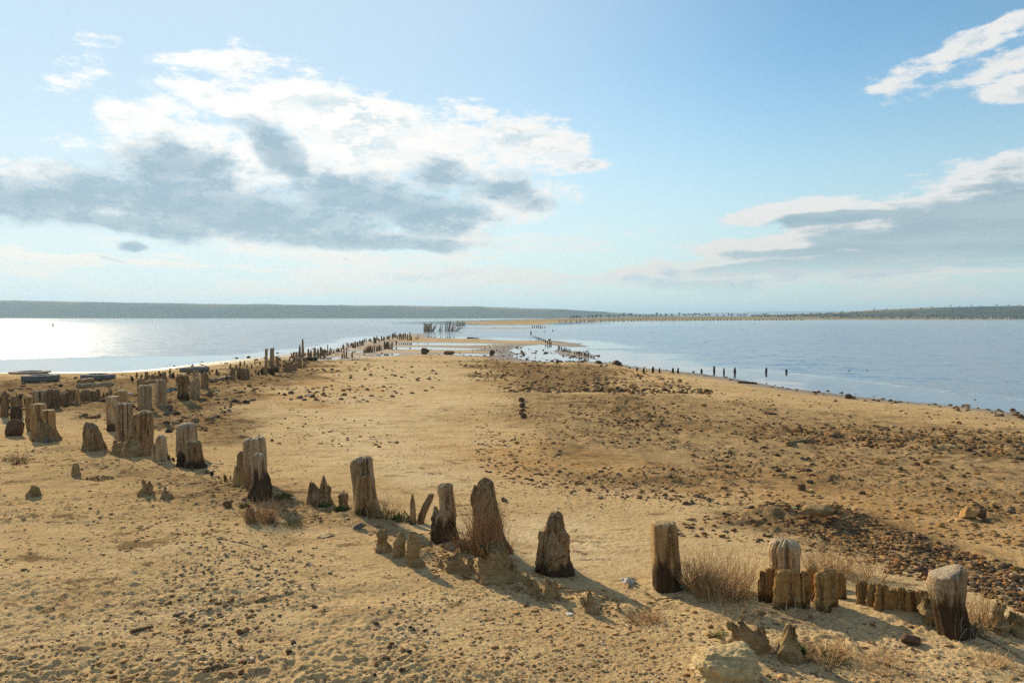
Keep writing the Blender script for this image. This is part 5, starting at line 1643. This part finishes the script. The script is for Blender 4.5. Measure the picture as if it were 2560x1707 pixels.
M_PALE = make_plain("limestone", (0.50, 0.38, 0.20), (0.36, 0.26, 0.13), 0.95, 26.0)
M_OCHRE = make_plain("ochre_block", (0.42, 0.25, 0.09), (0.30, 0.17, 0.06), 0.95, 25.0)
M_UMBER = make_plain("umber_rock", (0.16, 0.095, 0.05), (0.09, 0.06, 0.04), 0.95, 25.0)
M_BLUE = make_plain("slate_stone", (0.15, 0.145, 0.14), (0.10, 0.095, 0.09), 0.85, 40.0)
big_stone("boulder", "pale crumbly boulder at the bottom edge of the foreground", 1828, 1722, 180, 84, M_PALE, 3, 0.9, "boulder", 0.35, sub=ICO5, strata=0.07)
big_stone("stone", "two-toned stone with a long shadow on the bottom right sand", 2282, 1614, 50, 26, M_UMBER, 8, 0.7)
big_stone("stone", "flat grey stone below the tall leaning post", 895, 1322, 29, 14, M_BLUE, 9)
big_stone("stone", "pointed red-brown stone left of the reddish dry clump", 566, 1269, 22, 16, M_UMBER, 10)
big_stone("stone", "grey flat stone in front of the reddish dry clump", 672, 1306, 26, 12, M_BLUE, 11)
big_stone("stone", "dark angular stone alone on smooth sand right of the rounded stump", 1261, 1253, 17, 10, M_UMBER, 12)
big_stone("boulder", "largest ochre boulder on the right flats", 2428, 1297, 44, 24, M_OCHRE, 13, category="boulder")
big_stone("boulder", "dark boulder touching the largest ochre boulder", 2456, 1295, 28, 23, M_UMBER, 14, category="boulder")
big_stone("stone", "dark stone just below the ochre boulder", 2468, 1306, 24, 10, M_UMBER, 15)
big_stone("stone", "square brown stone left of the ochre boulder", 2297, 1282, 18, 11, M_OCHRE, 16)
big_stone("stone", "small ochre stone on the rusty sand", 2354, 1318, 18, 12, M_OCHRE, 17)
big_stone("stone", "rounded ochre stone with a shadow, right flats", 2199, 1159, 20, 10, M_OCHRE, 18)
big_stone("stone", "dark boulder at the edge of the right water", 1997 + 128, 997, 20, 12, M_UMBER, 19)
big_stone("stone", "red stone block among the right-hand rubble", 2400, 1060, 15, 8, M_OCHRE, 20)
big_stone("stone", "large pale-topped stone lying in the right shallows", 2437, 1006, 15, 8, M_UMBER, 21)
big_stone("sand_hump", "sandy hump behind the gravel strip", 2052, 1290, 80, 24, M_CRUST, 22, 0.8, "sand hump")
big_stone("sand_hump", "lower sandy hump left of the gravel-strip hump", 1940, 1280, 60, 14, M_CRUST, 23, 0.8, "sand hump")
big_stone("stone", "brown lump at the left edge beside the tan posts", 31, 1090, 42, 40, M_UMBER, 24, 0.9)
big_stone("stone", "blue-grey cobble at the foot of the tan posts", 114, 1107, 14, 12, M_BLUE, 25)
big_stone("stone", "dark clod heap on the mid spit, left of the rubble", 1063, 886, 22, 16, M_UMBER, 26)
big_stone("stone", "low clod heap right of the taller clod heap", 1122, 886, 28, 8, M_UMBER, 27)
big_stone("stone", "black stump-like clod beside the shallow pond", 1231, 888, 15, 13, M_WETWOOD if False else M_UMBER, 28)
big_stone("stone", "dark boulder heap at the shoreline end of the long pole", 1543, 914, 26, 13, M_UMBER, 29)
big_stone("stone", "dark rock cluster at the head of the wading stakes", 1336, 848, 15, 6, M_UMBER, 30)
big_stone("stone", "small dark rock in the water right of the wading stakes", 1374, 851.5, 8, 4, M_UMBER, 31)
for i, (x, y, w_, h_) in enumerate([(1304, 1004, 18, 10), (1306, 1018, 16, 12), (1307, 1028, 14, 8), (1304, 1036, 14, 7), (1309, 1046, 16, 13)]):
    big_stone("stone", ["topmost", "second", "third", "fourth", "lowest and largest"][i] + " dark clod of the short vertical line in mid sand", x, y, w_, h_, M_UMBER, 40 + i, sub=ICO2)["group"] = "line of dark clods"


def block(label, px, py, w_, h_, mat, rz, name="stone_block"):
    gx, gy, gz = ground_at(px, py)
    sc = gy / F_PX
    bm = bmesh.new()
    bmesh.ops.create_cube(bm, size=1.0)
    for v in bm.verts:
        v.co = Vector((v.co.x * w_ * sc * srng.uniform(.92, 1.05), v.co.y * w_ * sc * 0.7, v.co.z * h_ * sc * srng.uniform(.92, 1.05)))
    bmesh.ops.bevel(bm, geom=bm.edges[:], offset=0.1 * h_ * sc, segments=2, affect='EDGES')
    me = bpy.data.meshes.new(name)
    bm.to_mesh(me)
    bm.free()
    me.materials.append(mat)
    o = link(name, me, (gx, gy + w_ * sc * .3, gz + h_ * sc * 0.45), rz)
    tag(o, label, "block")


block("yellow-ochre stone block alone on the flats near the right shore", 1759, 1017, 14, 8, M_OCHRE, 0.2)
block("dark square block with rubble on the right flats", 2006, 1226, 18, 17, M_UMBER, 0.4)


# ---------------------------------------------------------------- litter
def scrap(name, label, px, py, w_, h_, mat, seed, category="litter"):
    gx, gy, gz = ground_at(px, py)
    sc = gy / F_PX
    n = 9
    u, v = np.meshgrid(np.linspace(-.5, .5, n), np.linspace(-.5, .5, n), indexing='ij')
    z = 0.5 + 0.9 * fbm2(u * 2.5 + seed, v * 2.5, 3, seed)
    z = np.clip(z, 0.05, 1.1) * (1 - 0.6 * np.maximum(np.abs(u), np.abs(v)))
    k = 1 + 0.5 * fbm2(u * 2 + seed + 9, v * 2, 2, seed + 1)
    topv = np.stack([u * k * w_ * sc, v * k * w_ * sc * 0.8, z * h_ * sc + 0.004], -1).reshape(-1, 3)
    bot = topv - np.array([0, 0, 0.004])
    f = grid_faces(n, n)
    F = [tuple(q)[::-1] for q in f] + [tuple(q + n * n) for q in f]
    rim = [i for i in range(n)] + [i * n + n - 1 for i in range(1, n)] + [(n - 1) * n + i for i in range(n - 2, -1, -1)] + [i * n for i in range(n - 2, 0, -1)]
    F += [(rim[i], rim[(i + 1) % len(rim)], rim[(i + 1) % len(rim)] + n * n, rim[i] + n * n) for i in range(len(rim))]
    o = link(name, mesh_from(name, np.concatenate([topv, bot]), F, mat), (gx, gy, gz), seed * 0.7)
    tag(o, label, category, "litter on the beach")


M_FILM = make_plain("dirty_film", (0.50, 0.47, 0.41), (0.34, 0.31, 0.26), 0.6, 25.0)
M_RAG = make_plain("dark_rag", (0.05, 0.055, 0.045), (0.22, 0.22, 0.19), 0.9, 22.0)
for i, (lb, x, y, w_, h_, mt) in enumerate([
        ("crumpled white plastic scrap left of the square-topped post", 1572, 1460, 34, 20, M_FILM), ("small white scrap on the foreground sand, centre", 1206, 1562, 6, 8, M_WHITE),
        ("white flat scrap right of the foreground centre", 1424, 1536, 14, 5, M_WHITE), ("white plastic ball lit on the left rubble", 542, 984, 8, 8, M_WHITE),
        ("white sheet scrap among the back-row stubs", 180, 1010, 22, 9, M_WHITE), ("white scrap by the tan peeping post", 325, 988, 10, 8, M_WHITE),
        ("white scrap at the left shore stubs", 572, 922, 8, 7, M_WHITE), ("flat white scraps on the mid-left sand", 775, 988, 24, 3, M_WHITE),
        ("white shard at the right edge of the gravel strip", 2548, 1478, 26, 8, M_WHITE), ("crumpled grey bag inside the big dry bush", 1770, 1462, 40, 28, M_RAG),
        ("dark green rag crumpled between the left posts", 425, 985, 30, 22, M_RAG), ("green plastic scrap right of the square-topped post's foot", 1706, 1472, 16, 10, M_GREEN),
        ("tiny green plastic scrap behind the gravel strip", 1988, 1272, 8, 5, M_GREEN), ("white shell beside the small sand cone", 640, 1280, 12, 10, M_WHITE),
        ("pale flat scrap below the tall leaning post", 812, 1340, 34, 5, M_PALE), ("white chip near the reddish dry clump", 735, 1246, 10, 4, M_WHITE),
        ("yellow-white shell under the big dry bush", 1842, 1496, 22, 10, M_PALE), ("dark flat board scrap on the right flats near the water", 1922, 1034, 24, 7, M_UMBER)]):
    scrap("beach_litter", lb, x, y, w_, h_, mt, 5 + i)


# ---------------------------------------------------------------- trees and scrub on the far bank
def crown_mesh(seed, n=150, kind=0):
    r = random.Random(seed)
    sp = Soup()
    lobes = [(r.uniform(-.3, .3), r.uniform(-.3, .3), r.uniform(0.45, 0.85), r.uniform(0.18, 0.34)) for _ in range(7)]
    for i in range(n):
        lx, ly, lz, lr = r.choice(lobes)
        v = np.array([r.gauss(0, 1) for _ in range(3)])
        v /= np.linalg.norm(v)
        c = np.array([lx, ly, lz]) + v * lr * r.uniform(0.55, 1.0)
        s = r.uniform(0.04, 0.09)
        a, b = np.array([r.gauss(0, 1) for _ in range(3)]), np.array([r.gauss(0, 1) for _ in range(3)])
        a, b = a / np.linalg.norm(a) * s, b / np.linalg.norm(b) * s
        col = np.array((0.095, 0.11, 0.048)) * r.uniform(0.6, 1.5)
        sp.add([c - a, c + b, c + a, c - b], [(0, 1, 2, 3)], col)
    return sp.mesh("crown", M_LEAF, False)


def trunk_mesh(seed):
    r = random.Random(seed)
    sp = Soup()

    def limb(p, q, r0, r1):
        p, q = np.array(p), np.array(q)
        V = []
        for c, rr in ((p, r0), ((p + q) / 2 + np.array([r.uniform(-.02, .02), r.uniform(-.02, .02), 0]), (r0 + r1) / 2), (q, r1)):
            for k in range(5):
                a = 1.2566 * k
                V.append((c[0] + rr * math.cos(a), c[1] + rr * math.sin(a), c[2]))
        sp.add(V, [tuple(f) for f in grid_faces(3, 5, True)], (0.08, 0.06, 0.04))
    limb((0, 0, -0.06), (0.02, 0, 0.5), 0.035, 0.022)
    for k in range(4):
        a = k * 1.6 + r.random()
        limb((0.01, 0, 0.22 + 0.07 * k), (0.25 * math.cos(a), 0.25 * math.sin(a), 0.55 + 0.08 * k), 0.018, 0.006)
    return sp.mesh("trunk", M_LEAF, False)


CROWNS = [crown_mesh(i) for i in range(7)]
TRUNKS = [trunk_mesh(i) for i in range(4)]


def tree(label, px, w_, h_, dist, group, by=None):
    x = (px - CX) / F_PX * dist
    z = float(ground_z(x, dist)[0]) if by is None else by
    e = link("tree", None, (x, dist, z), rng.uniform(0, 6.28))
    sc = dist / F_PX
    e.scale = (w_ * sc, w_ * sc, h_ * sc)
    c = link("crown", rng.choice(CROWNS), parent=e)
    t = link("trunk", rng.choice(TRUNKS), parent=e)
    tag(e, label, "tree", group)


for i, (x, h_, w_) in enumerate([(1427, 8, 10), (1434, 9, 11), (1441, 10, 12), (1449, 8, 10), (1470, 9, 9), (1481, 10, 10), (1492, 11, 13), (1501, 10, 9), (1522, 10, 11), (1535, 8, 10), (1546, 8, 10)]):
    tree("tree of the close dark grove at the left end of the far bank", x, w_, h_, 620 + rng.uniform(-15, 30), "grove on the far bank")
SOLO = [(1558, 12, 12, "taller left tree right of the dark grove"), (1575, 13, 14, "broad-headed tall tree right of the dark grove"), (1641, 12, 12, "lone tall tree midway along the far bank"), (1665, 9, 9, "small round tree after the lone tall one"),
        (1698, 11, 9, "slim tree before the middle hedge of trees"), (1708, 9, 8, "small tree touching the slim tree")]
for x, h_, w_, lb in SOLO:
    tree(lb, x, w_, h_, 660, "single trees on the far bank")
for x in (1590, 1600, 1612, 1622, 1632, 1652, 1680, 1715, 1722, 1731, 1739, 1748, 1756, 1765, 1773, 1792, 1808, 1822, 1829, 1846, 1852):
    tree("low tree in the thin line along the middle of the far bank", x, rng.uniform(7, 11), rng.uniform(5.5, 9.5), 680 + rng.uniform(-10, 40), "thin line of trees on the far bank")
for i in range(46):
    x = 1862 + i * 15.6 + rng.uniform(-6, 6)
    d = rng.uniform(760, 850)
    tree("shrubby tree in the long belt at the foot of the right slope", x, rng.uniform(12, 22), rng.uniform(4, 7.5), d, "tree belt below the right slope")
for i, (x, y) in enumerate([(2185, 774), (2300, 770), (2330, 769), (2362, 767), (2375, 766), (2398, 766), (2428, 765), (2450, 765), (2490, 764), (2520, 763.5), (2546, 763)]):
    tree("small tree standing out on the crest of the right slope", x, rng.uniform(5, 8), rng.uniform(2.5, 5), 985, "trees on the right crest", by=(HOR - y) / F_PX * 985 + CAM_H - 0.6)


def scrub(name, label, pts, s0, s1, seed, col):
    r = random.Random(seed)
    sp = Soup()
    for (x, y, z) in pts:
        s = r.uniform(s0, s1)
        for k in range(9):
            v = np.array([r.gauss(0, 1), r.gauss(0, 1), abs(r.gauss(0, 1))])
            v = v / np.linalg.norm(v) * s * r.uniform(.3, 1)
            c = np.array([x + v[0] * 1.5, y + v[1], z + v[2]])
            a, b = np.array([r.gauss(0, 1) for _ in range(3)]), np.array([r.gauss(0, 1) for _ in range(3)])
            a, b = a / np.linalg.norm(a) * s * .5, b / np.linalg.norm(b) * s * .5
            sp.add([c - a, c + b, c + a, c - b], [(0, 1, 2, 3)], np.array(col) * r.uniform(.6, 1.4))
    tag(link(name, sp.mesh(name, M_LEAF, False)), label, "scrub", kind="stuff")


pts = []
r2 = random.Random(3)
crest = lambda px: np.interp(px, [-700, 0, 200, 420, 640, 980, 1200, 1350, 1440, 1500], [742, 752, 754, 758, 761.5, 763.5, 767, 772, 776, 779])
for i in range(900):
    px = r2.uniform(-500, 1500)
    if px < 1000 and vn2(np.array([px / 45.0]), np.array([0.5]), 8)[0] < 0.45:
        continue
    d = 1760 + r2.uniform(0, 60)
    pts.append(((px - CX) / F_PX * d, d, (HOR - crest(px)) / F_PX * 1750 + CAM_H - 1))
scrub("far_treeline", "thin dark treeline along the crest of the hill across the water", pts, 0.7, 2.2, 5, (0.05, 0.065, 0.035))
pts = []
for i in range(700):
    px, d = r2.uniform(1880, 2750), r2.uniform(700, 960)
    x = (px - CX) / F_PX * d
    zc = np.interp(px, [1850, 1980, 2100, 2200, 2300, 2400, 2560, 2900], [0, 5, 8, 11, 13, 14, 15, 17])
    z = max(float(ground_z(x, d)[0]), zc * float(sstep(np.array([d]), 800, 980)[0]))
    pts.append((x, d, z))
scrub("slope_scrub", "green scrub covering the slope of the far right bank", pts, 0.6, 1.7, 6, (0.19, 0.175, 0.085))


# ---------------------------------------------------------------- birds
def bird(label, px, py, dist, span, bank):
    d = px_dir(px, py)
    p = np.array([0, 0, CAM_H]) + d / d[1] * dist
    e = link("bird", None, tuple(p), 0.6)
    e.rotation_euler = (bank, 0.1, 0.8)
    V, F = [], []
    n = 8
    for i, (t, r) in enumerate([(-.5, .01), (-.35, .05), (-.1, .09), (.15, .08), (.3, .05), (.38, .055), (.46, .02)]):
        for k in range(n):
            a = 2 * math.pi * k / n
            V.append((r * span * .6 * math.cos(a), t * span * .6, r * span * .6 * math.sin(a)))
    F = [tuple(q) for q in grid_faces(7, n, True)] + [tuple(range(n - 1, -1, -1)), tuple(range(6 * n, 7 * n))]
    link("body", mesh_from("body", V, F, M_BIRD), parent=e)
    for s in (-1, 1):
        W_ = [(0, .08, 0), (.22, .12, .10), (.5, -.05, .06), (.24, -.02, .09), (0, -.08, 0)]
        V = [(s * a * span, b * span, c * span + dz) for dz in (0.006, -0.006) for a, b, c in W_]
        F = [(0, 1, 3, 4), (1, 2, 3), (9, 8, 6, 5), (8, 7, 6), (0, 5, 6, 1), (1, 6, 7, 2), (2, 7, 8, 3), (3, 8, 9, 4)]
        link("wing", mesh_from("wing", V, F, M_BIRD, False), parent=e)
    tag(e, label, "bird")


bird("small dark bird flying under the big cloud, left of another", 612, 604, 160, 0.5, 0.3)
bird("small dark bird flying under the big cloud, right of another", 691, 597, 140, 0.5, -0.2)
bird("dark bird skimming low over the far right water", 1886, 810, 120, 0.5, 0.2)

# ---------------------------------------------------------------- haze over the water
hm = bpy.data.materials.new("haze")
hm.use_nodes = True
hm.node_tree.nodes.clear()
hn = Nodes(hm.node_tree)
ho = hn.new('ShaderNodeOutputMaterial')
hv = hn.new('ShaderNodeVolumePrincipled')
hv.inputs['Color'].default_value = (0.50, 0.75, 1.0, 1)
hv.inputs['Density'].default_value = 0.0003
hv.inputs['Anisotropy'].default_value = 0.2
hn.l.new(hv.outputs[0], ho.inputs['Volume'])
bm = bmesh.new()
bmesh.ops.create_cube(bm, size=1.0)
hme = bpy.data.meshes.new("haze")
bm.to_mesh(hme)
bm.free()
hme.materials.append(hm)
hz = link("haze", hme)
HAZE_TOP = 78.0
hz.scale = (24000, 24000, HAZE_TOP + 4)
hz.location = (0, 0, (HAZE_TOP - 4) / 2)
tag(hz, "thin pale haze over the water and the far shore", "haze", kind="stuff")
